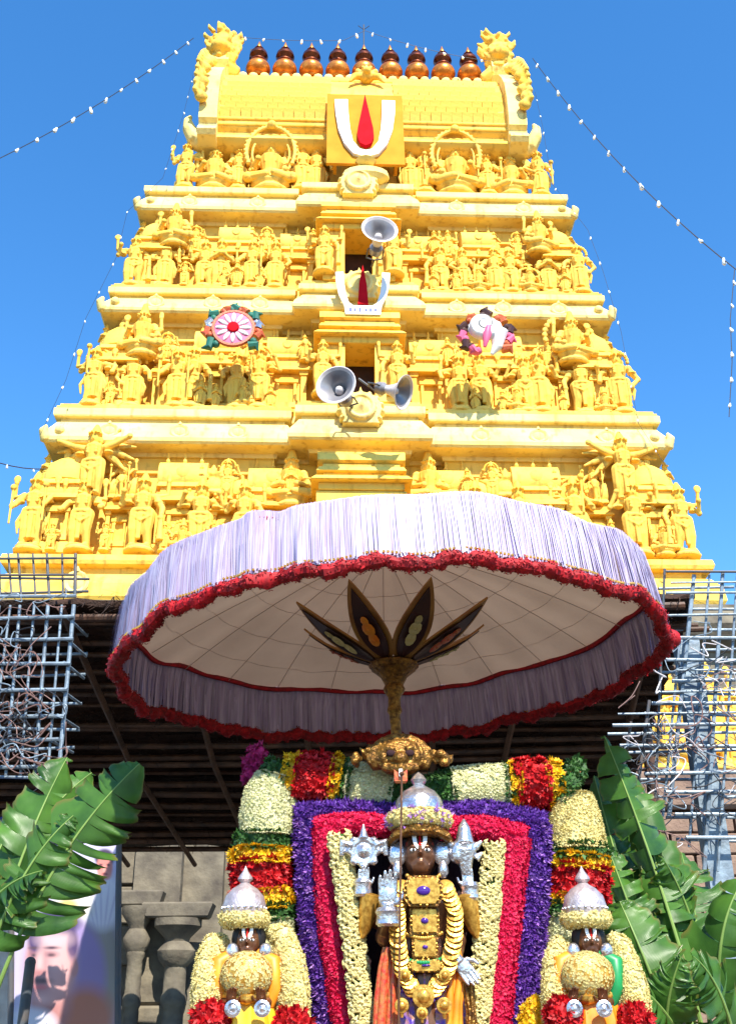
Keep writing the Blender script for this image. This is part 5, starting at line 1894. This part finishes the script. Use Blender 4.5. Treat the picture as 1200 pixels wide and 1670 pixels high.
wreath('cream flower wreath round the tall idol silver crown', dp(684, 1338, -.02), s_(40), s_(14), 'fl_cream', 'fl_violet')
for s in (-1, 1):
    b = MB()
    c = HC + Vector((s * s_(37), -.01, -s_(2)))
    b.lathe([(s_(12), 0), (s_(15), .010), (s_(12), .018), (s_(5), .025)], 18, c, (1, 1.3), M=Matrix.Rotation(R(90), 3, 'X'))
    e = b.build('ear_disc', 'silver', deity, True)
    b = MB()
    b.lathe([(s_(3), s_(4)), (s_(8), -s_(6)), (s_(9), -s_(16)), (s_(4), -s_(24))], 12, c + Vector((0, -.012, -s_(14))))
    b.build('ear_pendant', 'silver', e, True)
# held emblems
b = MB()
dc = dp(593, 1388, -.06)
b.lathe([(s_(22), -.012), (s_(24), 0), (s_(22), .012), (s_(16), .012), (s_(14), .004), (s_(9), .010), (s_(4), .022)], 28, dc, M=Matrix.Rotation(R(90), 3, 'X'))
for a in range(0, 360, 45):
    p = dc + Vector((math.cos(R(a)), 0, math.sin(R(a)))) * s_(23)
    b.tube([p, p + Vector((math.cos(R(a)), 0, math.sin(R(a)))) * s_(6)], [s_(8), s_(4)], 8)
b.tube([dc + Vector((0, 0, s_(20))), dc + Vector((0, 0, s_(44)))], [s_(9), s_(1)], 8)
for s in (-1, 1):
    b.tube([dc + Vector((s * s_(18), .0, s_(8))), dc + Vector((s * s_(34), 0, s_(14))), dc + Vector((s * s_(36), 0, -s_(8)))], [s_(8), s_(8), s_(4)], 8)
link('discus', fuse(b, 'discus', 'silver', .004), deity)
b = MB()
cn = dp(758, 1386, -.06)
for k in range(20):
    t = k / 19
    a = R(80 + 500 * t)
    r = s_(3 + 12 * t)
    b.ball(cn + Vector((r * math.cos(a), -.012 * (1 - t), r * math.sin(a) * .9 - s_(2))), s_(4 + 8 * t), 8, 6)
b.tube([cn + Vector((0, 0, s_(10))), cn + Vector((0, 0, s_(36))), cn + Vector((0, 0, s_(50)))], [s_(16), s_(10), s_(1)], 10)
for s in (-1, 1):
    for dz in (-14, 4):
        b.tube([cn + Vector((s * s_(16), 0, s_(dz))), cn + Vector((s * s_(28), 0, s_(dz + 10)))], [s_(8), s_(2)], 8)
b.tube([cn, cn - Vector((0, 0, s_(40)))], [s_(16), s_(8)], 10)
link('conch', fuse(b, 'conch', 'silver', .004), deity)
# silver hands and cuffs
for c, up, sd, sc in ((dp(592, 1452, -.06), (.05, -.1, 1), (1, 0, 0), .62), (dp(633, 1486, -.16), (0, -.1, 1), (1, 0, 0), 1.0), (dp(764, 1452, -.06), (-.05, -.1, 1), (-1, 0, 0), .62), (dp(744, 1562, -.13), (.55, -.1, -.75), (.8, 0, .5), .80)):
    b = MB()
    hand(b, c, up, sd, sc)
    link('hand', fuse(b, 'hand', 'silver', .0034), deity)
for c, r, ax in ((dp(592, 1446, -.05), 15, 0), (dp(633, 1494, -.15), 20, 0), (dp(766, 1452, -.05), 15, 0)):
    b = MB()
    b.lathe([(s_(r * .8), -s_(16)), (s_(r), -s_(12)), (s_(r * .9), 0), (s_(r * 1.05), s_(6)), (s_(r * .85), s_(12))], 18, c)
    b.build('cuff', 'silver', deity, True)
for px, s in ((600, -1), (766, 1)):
    b = MB()
    c = dp(px, 1490, -.04)
    b.lathe([(s_(3), -s_(38)), (s_(10), -s_(24)), (s_(17), s_(10)), (s_(20), s_(26)), (s_(15), s_(30))], 16, c, M=Matrix.Rotation(R(-14 * s), 3, 'Y'))
    b.build('arm_guard', 'gold', deity, True)
# breastplates
def plate(px, py, w_, h_, dy, cut=.25, ml='gold', gem=True, gw=.35):
    c = dp(px, py, dy)
    W, H = s_(w_) / 2, s_(h_) / 2
    k = cut
    out = [(-W, -H * (1 - 2 * k)), (-W * (1 - k), -H), (W * (1 - k), -H), (W, -H * (1 - 2 * k)), (W, H * (1 - 2 * k)), (W * (1 - k), H), (-W * (1 - k), H), (-W, H * (1 - 2 * k))]
    b = MB()
    T = Matrix.Translation(c)
    b.prism(out, .02, T)
    o = b.build('breastplate', 'brass', deity)
    b = MB()
    b.prism([(x * .82, z * .82) for x, z in out], .014, T @ Matrix.Translation((0, -.010, 0)))
    b.build('panel', ml, o)
    for i in range(18):
        a = 2 * math.pi * i / 18
        bb = MB()
        bb.ball(c + Vector((W * .92 * math.cos(a), -.004, H * .92 * math.sin(a))), s_(2.2), 6, 5)
        bb.build('bead', 'gold', o, True)
    if gem:
        b = MB()
        b.ball(c + Vector((0, -.012, 0)), (W * gw, .010, H * gw * .9), 12, 8)
        b.build('gem', 'gem', o, True)
plate(690, 1453, 62, 46, -.185, .3)
plate(692, 1502, 46, 40, -.150, .06, gw=.26)
plate(693, 1545, 40, 32, -.146, .06, gw=.22)
plate(694, 1575, 56, 18, -.160, .3, gw=.25)
# necklace rows over the chest, bead by bead
bd = MB()
bd.ball((0, 0, 0), s_(3.4), 8, 6)
BEAD = {k: bd.mesh('bead', k, True) for k in ('gold', 'gem', 'red_paint', 'silk_green')}
for (cy, wx, dz, dyy, ml) in ((1428, 26, 12, -.15, 'gold'), (1522, 30, 8, -.160, 'gold'), (1562, 34, 8, -.168, 'silk_green'), (1588, 36, 26, -.17, 'gold'), (1600, 44, 36, -.165, 'gem')):
    for i in range(17):
        t = -1 + 2 * i / 16
        link('bead', BEAD[ml], deity, dp(690 + wx * t, cy + dz * (1 - t * t), dyy + .06 * t * t))
for i, (px, py, r) in enumerate(((690, 1625, 17), (688, 1652, 9), (660, 1590, 9), (725, 1590, 9), (655, 1640, 11), (724, 1640, 12))):
    b = MB()
    c = dp(px, py, -.165)
    b.lathe([(s_(r), 0), (s_(r * .95), .010), (s_(r * .6), .012), (s_(r * .45), .02), (s_(2), .024)], 18, c, M=Matrix.Rotation(R(90), 3, 'X'))
    b.tube([c, c - Vector((0, 0, s_(r * 1.5)))], [s_(r * .5), s_(2)], 8)
    b.build('pendant', 'gold', deity, True)
# coin garlands at both sides of the chest
cm_ = MB()
cm_.lathe([(s_(13), -.003), (s_(13.5), 0), (s_(13), .003), (s_(6), .005)], 16)
COIN = cm_.mesh('coin', 'gold', True)
for pts in ([(656, 1446), (648, 1484), (648, 1530), (655, 1580), (673, 1614)], [(726, 1446), (742, 1484), (741, 1530), (730, 1580), (708, 1614)]):
    for k in range(22):
        t = k / 21 * (len(pts) - 1)
        i = min(int(t), len(pts) - 2)
        x = pts[i][0] + (pts[i + 1][0] - pts[i][0]) * (t - i)
        y = pts[i][1] + (pts[i + 1][1] - pts[i][1]) * (t - i)
        link('coin', COIN, deity, dp(x, y, -.15), rot=(R(58), R(random.uniform(-12, 12)), R(random.uniform(-10, 10))))
# silk skirt and sashes
b = MB()
zs = dp(690, 1572).z
b.lathe([(s_(92), PZ + .01), (s_(86), PZ + .14), (s_(70), (PZ + zs) / 2), (s_(56), zs - .05), (s_(50), zs)], 60, (x0, 5.0, 0), (1, .8), flute=.035, fn=20)
b.build('skirt', 'silk_blue', deity, True)
for pts, ml, r in (([(640, 1545), (636, 1580), (630, 1630), (628, 1700)], 'silk_red', 17), ([(735, 1545), (742, 1590), (738, 1640), (735, 1700)], 'silk_orange', 15), ([(762, 1600), (768, 1650), (770, 1700)], 'brass', 9)):
    b = MB()
    for k in range(5):
        b.tube([dp(x + r * .42 * (k - 2) + 2 * math.sin(y * .05 + k), y, -.10 - .012 * (k % 2)) for x, y in pts], [s_(r * (.22 + .05 * (k % 2)) * (1 + .25 * j)) for j in range(len(pts))], 10)
    b.build('sash', ml, deity, True)
# slim rod standing before the idol
b = MB()
p = dp(655, 1262, -.24)
q = dp(650, 1670, -.24)
b.tube([(q.x - .002, q.y, PZ), q, p], .0045, 8)
b.ball(p, .011, 8, 6)
tag(b.build('ceremonial_rod', 'bronze', None, True), 'slim grey upright rod standing in front of the tall idol', 'rod')

# smaller idols
def small_idol(label, cx, dx, cloth, cloth2, ear2):
    t = thing('small_idol', label, 'idol', (0, 0, 0))
    Y0 = -.10
    P = lambda x, y, dy=0: dp(cx + x, y, Y0 + dy)
    xb = P(0, 1640).x
    yb = 5.0 + Y0
    b = MB()
    b.tube([(xb, yb, PZ), (xb, yb, PZ + .2), P(2, 1640), P(0, 1600), P(0, 1570), P(2, 1552)], [s_(48), s_(46), s_(40), s_(38), s_(34), s_(13)], 16)
    hc = P(3, 1536, -.01)
    face(b, hc, s_(19), s_(26))
    for s in (-1, 1):
        arm_(b, [P(s * 32, 1580), P(s * 46, 1622), P(s * 26, 1640, -.10)], [s_(14), s_(12), s_(9)])
    link('body', fuse(b, 'body', 'bronze', .005), t)
    eyes(t, hc, s_(19), s_(26))
    crown_mark(t, hc, s_(19), s_(26))
    b = MB()
    b.ball(hc + Vector((0, .02, .012)), (s_(27), s_(20), s_(30)), 14, 10)
    b.build('hair', 'black', t, True)
    b = MB()
    kc = P(-4, 1490)
    b.lathe([(s_(30), -s_(6)), (s_(34), 0), (s_(34), s_(12)), (s_(30), s_(26)), (s_(20), s_(37)), (s_(10), s_(43)), (s_(7), s_(46)), (s_(12), s_(51)), (s_(11), s_(55)), (s_(5), s_(63)), (.001, s_(72))], 30, kc, flute=.012, fn=18)
    b.build('crown', 'silver_pink', t, True)
    b = MB()
    for i in range(22):
        a = 2 * math.pi * i / 22
        b.ball(kc + Vector((s_(34) * math.cos(a), s_(34) * math.sin(a), s_(7))), s_(3), 6, 5)
    o = b.build('crown_bead', 'silver', t, True)
    o['kind'] = 'stuff'
    wreath('cream flower wreath round the crown of ' + dx, P(-3, 1499), s_(26), s_(13), 'fl_cream', None)
    for s in (-1, 1):
        b = MB()
        b.ball(P(4 + s * 27, 1551, -.05), (s_(10), s_(7), s_(12)), 12, 8)
        b.build('ear_ornament', 'silver', t, True)
        b = MB()
        c = P(2 + s * 24, 1645, -.17)
        b.lathe([(s_(11), 0), (s_(12), .008), (s_(8), .012), (s_(6), .004), (s_(2), .012)], 18, c, M=Matrix.Rotation(R(90), 3, 'X'))
        b.build('rosette', 'silver', t, True)
        b = MB()
        hand(b, P(s * 26, 1640, -.12), (-s * .1, -.5, .8), (-s, 0, 0), .5)
        link('hand', fuse(b, 'hand', 'bronze', .003), t)
    # egg-shaped breast ornament
    b = MB()
    c = P(0, 1590, -.10)
    b.ball(c, (s_(39), s_(22), s_(33)), 24, 16)
    o = b.build('breastplate', 'gold', t, True)
    Pn, Nn = [], []
    for i in range(1300):
        v = Vector(rng.normal(0, 1, 3)).normalized()
        if v.y > .2:
            continue
        Pn.append(c + Vector((v.x * s_(39), v.y * s_(22), v.z * s_(33))))
        Nn.append(v)
    V, Q = blossom_arrays(Pn, Nn, .007, 5, .35)
    q = link('petals', np_mesh('petals', V, Q, 'fl_cream'), o)
    q['kind'] = 'stuff'
    for s, ml in ((-1, cloth), (1, ear2)):
        b = MB()
        b.tube([P(s * 20, 1556, -.02), P(s * 44, 1570, -.05), P(s * 46, 1610, -.06), P(s * 36, 1640, -.05)], [s_(10), s_(14), s_(13), s_(9)], 12)
        b.build('shoulder_cloth', ml, t, True)
    b = MB()
    zs = P(0, 1632).z
    b.lathe([(s_(70), PZ + .01), (s_(62), PZ + .15), (s_(50), zs - .08), (s_(42), zs)], 48, (xb, yb - .01, 0), (1, .9), flute=.05, fn=14)
    b.build('skirt', cloth2, t, True)
    b = MB()
    b.tube([P(-38, 1622, -.06), P(0, 1630, -.13), P(38, 1622, -.06)], [s_(8)] * 3, 10)
    b.build('belt', 'gold', t, True)
    return P
PL = small_idol('small idol with orange cloth on both shoulders and a pinkish dome crown', 402, 'the small orange-shouldered idol', 'silk_orange', 'silk_yellow', 'silk_orange')
PR = small_idol('small idol with one green shoulder cloth and a pinkish dome crown', 958, 'the small green-shouldered idol', 'silk_orange', 'silk_orange', 'silk_green')

def shoulder_garland(label, paths, reds):
    t = thing('shoulder_garland', label, 'garland', (0, 0, 0))
    for pts, rr in paths:
        flower_tube(t, 'white_flower_rope', [dp(x, y, d) for x, y, d in pts], [s_(r) for r in rr], 'fl_cream', 1.0, None)
    for x, y, r in reds:
        c = dp(x, y, -.20)
        flower_tube(t, 'red_flower_ball', [c + Vector((0, 0, -s_(r * .8))), c + Vector((0, 0, -s_(r * .4))), c, c + Vector((0, 0, s_(r * .5))), c + Vector((0, 0, s_(r * .85)))], [s_(r * .5), s_(r * .9), s_(r), s_(r * .8), s_(r * .4)], 'fl_red', 1.0, None)
    return t
shoulder_garland('white flower garland with red ends over the small orange-shouldered idol', [
    ([(366, 1534, -.04), (350, 1542, -.08), (342, 1570, -.12), (338, 1610, -.15), (338, 1660, -.16)], [9, 18, 21, 23, 23]),
    ([(440, 1520, -.04), (460, 1526, -.08), (474, 1565, -.12), (480, 1610, -.15), (480, 1670, -.16)], [9, 17, 20, 22, 22])],
    [(345, 1662, 27), (478, 1668, 24)])
shoulder_garland('white flower garland with red ends over the small green-shouldered idol', [
    ([(922, 1534, -.04), (912, 1542, -.08), (905, 1572, -.12), (904, 1615, -.15), (906, 1665, -.16)], [8, 15, 18, 19, 19]),
    ([(996, 1530, -.04), (1010, 1540, -.08), (1022, 1572, -.12), (1032, 1610, -.15), (1040, 1665, -.16)], [8, 15, 18, 21, 21])],
    [(918, 1655, 26), (1036, 1665, 24)])
ym = thing('marigold_bunch', 'small yellow marigold bunch beside the small green-shouldered idol', 'flowers', (0, 0, 0))
flower_tube(ym, 'bunch', [dp(868, 1680, -.05), dp(874, 1645, -.05), dp(880, 1630, -.05)], [.05, .045, .02], 'fl_yellow')

# golden lion mask at the top of the arch
LC = gp(652, 1236, -.16)
lm = thing('lion_mask', 'golden lion-face mask with scrolls crowning the flower arch', 'mask', (0, 0, 0))
b = MB()
b.ball(LC, (s_(52), s_(30), s_(38)), 18, 12)
for k in range(16):
    a = R(-20 + 220 * k / 15)
    b.ball(LC + Vector((s_(54) * math.cos(a), -.01, s_(38) * math.sin(a))), (s_(13), s_(12), s_(13)), 8, 6)
    b.ball(LC + Vector((s_(34) * math.cos(a), -.055, s_(24) * math.sin(a))), (s_(9), s_(9), s_(9)), 8, 6)
for k in range(22):
    a = R(-30 + 240 * k / 21)
    b.ball(LC + Vector((s_(45) * math.cos(a), -.035, s_(32) * math.sin(a))), (s_(7), s_(7), s_(7)), 6, 5)
    b.tube([LC + Vector((s_(50) * math.cos(a), 0, s_(36) * math.sin(a))), LC + Vector((s_(66) * math.cos(a), 0, s_(50) * math.sin(a)))], [s_(8), s_(2)], 6)
b.ball(LC + Vector((0, -.085, -s_(8))), (s_(16), s_(16), s_(14)), 10, 8)
b.tube([LC + Vector((-s_(36), -.05, -s_(24))), LC + Vector((0, -.09, -s_(30))), LC + Vector((s_(36), -.05, -s_(24)))], [s_(7), s_(10), s_(7)], 8)
for s in (-1, 1):
    b.tube([LC + Vector((s * s_(26), -.07, s_(14))), LC + Vector((s * s_(12), -.085, s_(10)))], [s_(7), s_(5)], 8)
    rr_ = random.Random(5 + s)
    for k in range(26):
        t = rr_.random()
        q = LC + Vector((s * s_(50 + 52 * t), rr_.uniform(-.03, .01), s_(4 - 10 * t + rr_.uniform(-17, 17) * (1 - .55 * t))))
        b.ball(q, (s_(rr_.uniform(5, 10)),) * 3, 6, 5)
        if k % 3 == 0:
            b.tube([q, q + Vector((s * s_(9), 0, s_(rr_.uniform(6, 14))))], [s_(6), s_(1.5)], 6)
for k in range(60):
    a, r = random.uniform(0, 6.28), random.uniform(.35, 1)
    b.ball(LC + Vector((s_(48) * r * math.cos(a), -.075 * math.sqrt(max(0, 1.05 - r * r)), s_(35) * r * math.sin(a))), (s_(random.uniform(3, 6)),) * 3, 6, 5)
b.v = [tuple(LC + (Vector(p) - LC) * .84) for p in b.v]
link('face', fuse(b, 'face', 'brass', .0055), lm)
for s in (-1, 1):
    b = MB()
    b.ball(LC + Vector((s * s_(16), -.071, s_(2))), (s_(8), s_(3.5), s_(6)), 12, 8)
    b.build('eye', 'drape_dark', lm, True)
b = MB()
b.box(LC + Vector((0, -.068, -s_(36))), (s_(22), s_(10), s_(26)), bevel=.008)
b.build('mouth', 'silk_red', lm)
b = MB()
b.box(LC + Vector((0, -.088, -s_(33))), (s_(6), s_(6), s_(14)), bevel=.004)
b.build('mouth_glint', 'white', lm)  # white block stands for the bright highlight on the mouth

# ------------------------------------------------------------------ banana plants
def banana_leaf(parent, pts, W, nhint, seed, tear=.5, droop=.55, sweep=.28):
    rd = random.Random(seed)
    nM = 40
    mid = bez(*pts, nM)
    Ltot = sum((q - p).length for p, q in zip(mid, mid[1:]))
    def at_t(t):
        f = max(0, min(.9999, t)) * (nM - 1)
        i = int(f)
        return mid[i].lerp(mid[i + 1], f - i), (mid[i + 1] - mid[i]).normalized()
    def width(t):
        return W * max(0.02, math.sin(math.pi * min(1, .06 + .94 * (max(0, (t - .28) / .72) * .86 + .14 if 'broad' in parent['label'] else t)) ** .85)) ** .55
    vs, fs, uvs = [], [], []
    na = 8
    for s in (-1, 1):
        t = .30 if 'broad' in parent['label'] else .14
        ph = rd.uniform(.6, 1) * droop
        while t < .995:
            dt = rd.uniform(.025, .09) if rd.random() < tear else rd.uniform(.10, .2)
            t1 = min(.999, t + dt)
            ph = max(-.4, min(2.4, droop * rd.uniform(-.2, 1.3)))
            f0 = droop * rd.uniform(-.15, .75)
            sw_ = rd.uniform(-.25, .3) * tear
            gap = rd.uniform(.02, .30) if rd.random() < tear else .02
            tw = rd.uniform(-.8, .8) * tear
            base = len(vs)
            m = 5
            for i in range(m + 1):
                u = i / m
                for j in range(na + 1):
                    q = j / na
                    tt = t + (t1 - t) * (u + (0.5 - u) * gap * q)
                    p, T = at_t(tt)
                    S = T.cross(Vector(nhint)).normalized()
                    N = S.cross(T).normalized()
                    wv = width(t + (t1 - t) * u) * (1 + .05 * math.sin(u * 9 + seed))
                    x = z = 0.0
                    for qq in range(j):
                        an = f0 + ph * ((qq + .5) / na) ** 1.4 + tw * (u - .5) * (qq + .5) / na
                        x += wv / na * math.cos(an)
                        z -= wv / na * math.sin(an)
                    z += .006 * q * math.sin(u * 7 + seed) + .004 * math.sin(q * 11 + u * 5 + seed * 2) * q
                    vs.append(p + S * s * x + N * z + T * (sweep + sw_) * wv * q * q)
                    uvs.append((tt * Ltot * 2.2, q))
            for i in range(m):
                for j in range(na):
                    a = base + i * (na + 1) + j
                    fs.append((a, a + 1, a + na + 2, a + na + 1))
            t = t1
    me = bpy.data.meshes.new('leaf')
    me.from_pydata([tuple(v) for v in vs], [], fs)
    ul = me.uv_layers.new(name='UVMap')
    for lp in me.loops:
        ul.data[lp.index].uv = uvs[lp.vertex_index]
    me.materials.append(MATS['banana_leaf'])
    me.shade_smooth()
    o = link('leaf', me, parent)
    b = MB()
    b.tube(mid, [.013 * (1 - .85 * i / (nM - 1)) for i in range(nM)], 8)
    b.build('midrib', 'midrib', o, True)
    return o
def banana_plant(label, root, stem_top, leaves):
    t = thing('banana_plant', label, 'banana plant', (0, 0, 0))
    b = MB()
    b.tube([root, Vector(root).lerp(Vector(stem_top), .5) + Vector((.02, 0, 0)), stem_top], [.11, .095, .06], 14)
    b.build('stem', 'stem_green', t, True)
    for k, (pts, W, nh, tear, dr) in enumerate(leaves):
        banana_leaf(t, [at(*p) for p in pts], W, nh, hash(label) % 97 * 0 + 13 * k + len(label), tear, dr)
    return t
l0 = at(-60, 1690, 5.8)
banana_plant('banana plant with broad torn leaves leaning in front of the printed banner', (l0.x - .1, 5.8, 0), l0, [
    ([(-50, 1680, 5.8), (20, 1400, 5.7), (110, 1235, 6.0)], .20, (.5, -.8, .35), .8, .8),
    ([(-30, 1690, 5.7), (60, 1400, 5.5), (228, 1245, 5.7)], .25, (.3, -.85, .45), .75, .7),
    ([(-50, 1690, 5.75), (0, 1430, 5.45), (120, 1330, 5.6)], .17, (.1, -.7, .7), .9, 1.2),
    ([(-60, 1640, 6.0), (10, 1360, 6.1), (150, 1260, 6.4)], .22, (.4, -.85, .2), .9, .9),
    ([(-80, 1600, 5.7), (-30, 1440, 5.6), (70, 1420, 5.5)], .15, (.0, -.8, .6), .9, 1.3),
    ([(-70, 1660, 5.9), (-40, 1450, 5.8), (20, 1345, 6.1)], .18, (.6, -.7, .3), .5, .6),
])
r0 = at(1150, 1700, 5.75)
banana_plant('banana plant with curled shredded leaves beside the small green-shouldered idol', (r0.x + .05, 5.75, 0), r0, [
    ([(1150, 1700, 5.75), (1085, 1440, 5.6), (985, 1200, 6.1)], .22, (-.15, -.9, .4), 1.0, 1.6),
    ([(1130, 1700, 5.8), (1060, 1480, 5.85), (1030, 1260, 6.3)], .22, (-.5, -.8, .3), .9, 1.3),
    ([(1180, 1710, 5.8), (1150, 1520, 5.5), (1215, 1430, 5.6)], .22, (-.1, -.85, .5), .5, .9),
    ([(1110, 1720, 5.6), (1060, 1580, 5.4), (1010, 1470, 5.6)], .19, (-.4, -.8, .4), .6, .7),
    ([(1120, 1720, 5.5), (1090, 1640, 5.2), (1030, 1600, 5.2)], .16, (.1, -.7, .7), .5, .8),
    ([(1200, 1720, 5.5), (1180, 1600, 5.3), (1130, 1560, 5.25)], .17, (.1, -.75, .6), .5, .8),
    ([(1160, 1700, 5.9), (1140, 1500, 6.0), (1110, 1390, 6.3)], .2, (-.2, -.85, .4), .7, .8),
    ([(1100, 1710, 5.85), (1030, 1500, 5.9), (968, 1265, 6.2)], .17, (-.1, -.9, .5), .9, 1.3),
    ([(1130, 1710, 5.7), (1120, 1560, 5.7), (1060, 1380, 5.9)], .17, (.2, -.9, .3), .9, 1.4),
    ([(1140, 1700, 5.95), (1060, 1420, 6.1), (1000, 1240, 6.5)], .2, (.4, -.85, .2), .95, 1.5),
    ([(1110, 1700, 5.7), (1040, 1520, 5.65), (990, 1380, 5.8)], .15, (-.3, -.85, .5), .95, 1.5),
    ([(1180, 1700, 5.9), (1130, 1470, 5.8), (1080, 1400, 5.7)], .17, (-.1, -.8, .6), .95, 1.4),
    ([(1090, 1720, 5.45), (1075, 1650, 5.25), (1110, 1560, 5.2)], .13, (-.2, -.8, .5), .8, 1.2),
])

# ------------------------------------------------------------------ printed banner and poles on the left
BY = 7.3
bn = thing('printed_banner', 'printed portrait banner on poles behind the broad banana leaves', 'banner', (0, 0, 0))
def banner_col(x, y):
    """flat print of two portraits, x and y in photograph pixels"""
    c = [.44, .40, .55]
    def soft(cx, cy, rx, ry, col, ed=.12, k=1.0, rot=0.0):
        dx, dy = x - cx, y - cy
        cs, sn = math.cos(rot), math.sin(rot)
        d = math.hypot((dx * cs + dy * sn) / rx, (-dx * sn + dy * cs) / ry)
        wgt = k * max(0, min(1, (1 + ed - d) / (2 * ed)))
        for i in range(3):
            c[i] += (col[i] - c[i]) * wgt
    soft(150, 1400, 60, 40, (.52, .48, .66), .4)
    soft(160, 1580, 40, 110, (.30, .27, .24), .25)            # grey patch, right
    soft(166, 1470, 36, 46, (.66, .64, .70), .2)              # small figure in white
    for k in range(5):
        soft(148 + 9 * k, 1480, 1.6, 36, (.40, .36, .52), .5, .6, .12 * (k - 2))
    soft(118, 1480, 34, 24, (.64, .60, .52), .25)
    soft(112, 1476, 15, 9, (.62, .46, .14), .4)
    soft(172, 1400, 16, 15, (.05, .03, .07), .15)
    soft(172, 1415, 13, 20, (.58, .20, .17), .15)
    soft(172, 1428, 10, 7, (.64, .25, .20), .4)
    for ex in (166, 178):
        soft(ex, 1411, 3, 1.8, (.12, .04, .05), .4)
    soft(172, 1418, 2.5, 5, (.66, .30, .25), .5)
    soft(172, 1426, 5, 1.6, (.28, .05, .06), .4)
    soft(126, 1590, 46, 90, (.30, .22, .44), .15)             # hair and shoulder of the large portrait
    soft(140, 1660, 46, 50, (.46, .17, .11), .3)
    soft(84, 1640, 34, 40, (.40, .17, .16), .2)               # neck
    soft(50, 1672, 44, 30, (.55, .53, .60), .2)               # collar
    soft(84, 1570, 42, 66, (.52, .27, .26), .10)              # face
    soft(96, 1560, 26, 46, (.60, .38, .38), .6, .8)
    soft(60, 1580, 20, 50, (.34, .13, .14), .6, .7)
    soft(122, 1578, 7, 15, (.50, .24, .24), .2)               # ear
    soft(88, 1506, 44, 22, (.06, .04, .12), .15)
    soft(58, 1530, 12, 28, (.07, .04, .12), .3)
    soft(120, 1540, 9, 26, (.07, .04, .12), .3)
    soft(90, 1532, 28, 14, (.62, .42, .44), .5, .8)
    for ex, wx in ((56, 8), (86, 12)):
        soft(ex, 1546, wx, 2.4, (.08, .04, .06), .6)
        soft(ex, 1557, wx * .8, 4.5, (.26, .11, .13), .7)
        soft(ex, 1558, wx * .45, 2.2, (.05, .03, .04), .6)
    soft(66, 1570, 6, 20, (.66, .42, .40), .7, .8)
    soft(66, 1587, 10, 5, (.34, .12, .12), .7, .8)
    soft(68, 1600, 17, 5, (.10, .05, .06), .6, .9)
    soft(69, 1610, 11, 4, (.55, .15, .16), .5)
    soft(72, 1630, 14, 9, (.64, .38, .36), .7, .7)
    soft(104, 1596, 16, 34, (.66, .34, .32), .8, .6)
    return tuple(min(.8, k * .95) for k in c)
nx, ny = 110, 180
A, B_, C_, D_ = (22, 1378), (191, 1372), (191, 1700), (22, 1700)
vs, fs, cols = [], [], []
for j in range(ny + 1):
    for i in range(nx + 1):
        u, v = i / nx, j / ny
        x = 22 + 169 * u
        y = 1376 + 324 * v
        p = at(x, y, BY)
        vs.append((p.x, p.y + .02 * math.sin(u * 5 + v * 4), p.z))
        cols.append((*banner_col(x, y), 1))
for j in range(ny):
    for i in range(nx):
        a = j * (nx + 1) + i
        fs.append((a, a + nx + 1, a + nx + 2, a + 1))
me = bpy.data.meshes.new('print_sheet')
me.from_pydata(vs, [], fs)
ca = me.color_attributes.new('col', 'FLOAT_COLOR', 'POINT')
ca.data.foreach_set('color', np.array(cols, dtype=np.float32).ravel())
me.materials.append(MATS['print'])
me.shade_smooth()
o = link('print_sheet', me, bn)
m = o.modifiers.new('t', 'SOLIDIFY')
m.thickness = .004
for px, y0, ml in ((193, 1372, 'pipe_dark'), (18, 1372, 'pipe_dark')):
    p = at(px, y0, BY)
    b = MB()
    q = at(px - 1, 1690, BY)
    k = p.z / (p.z - q.z)
    b.tube([p + (q - p) * k, p + Vector((0, 0, .05))], .020, 10)
    b.build('pole', ml, bn, True)
b = MB()
p, q = at(18, 1374, BY), at(193, 1370, BY)
b.tube([p, q], .015, 8)
b.build('rail', 'pipe_dark', bn, True)
p = at(50, 1570, 6.6)
b = MB()
b.tube([(p.x - .02, 6.6, 0), p], .03, 12)
b.ball(p, .032, 10, 8)
tag(b.build('steel_pole', 'pipe_dark', None, True), 'dark blue steel pole in front of the printed banner', 'pole')

# ------------------------------------------------------------------ set every empty at the foot of its thing
bpy.context.view_layer.update()
for o in list(SC.objects):
    if o.type == 'EMPTY' and o.parent is None and o.location.length < 1e-6:
        lo, hi = Vector((1e9,) * 3), Vector((-1e9,) * 3)
        for c in o.children:
            if c.type == 'MESH':
                for q in c.bound_box:
                    wq = c.matrix_world @ Vector(q)
                    lo = Vector(map(min, lo, wq))
                    hi = Vector(map(max, hi, wq))
        base = Vector(((lo.x + hi.x) / 2, (lo.y + hi.y) / 2, lo.z))
        o.location = base
        for c in o.children:
            c.location = c.location - base
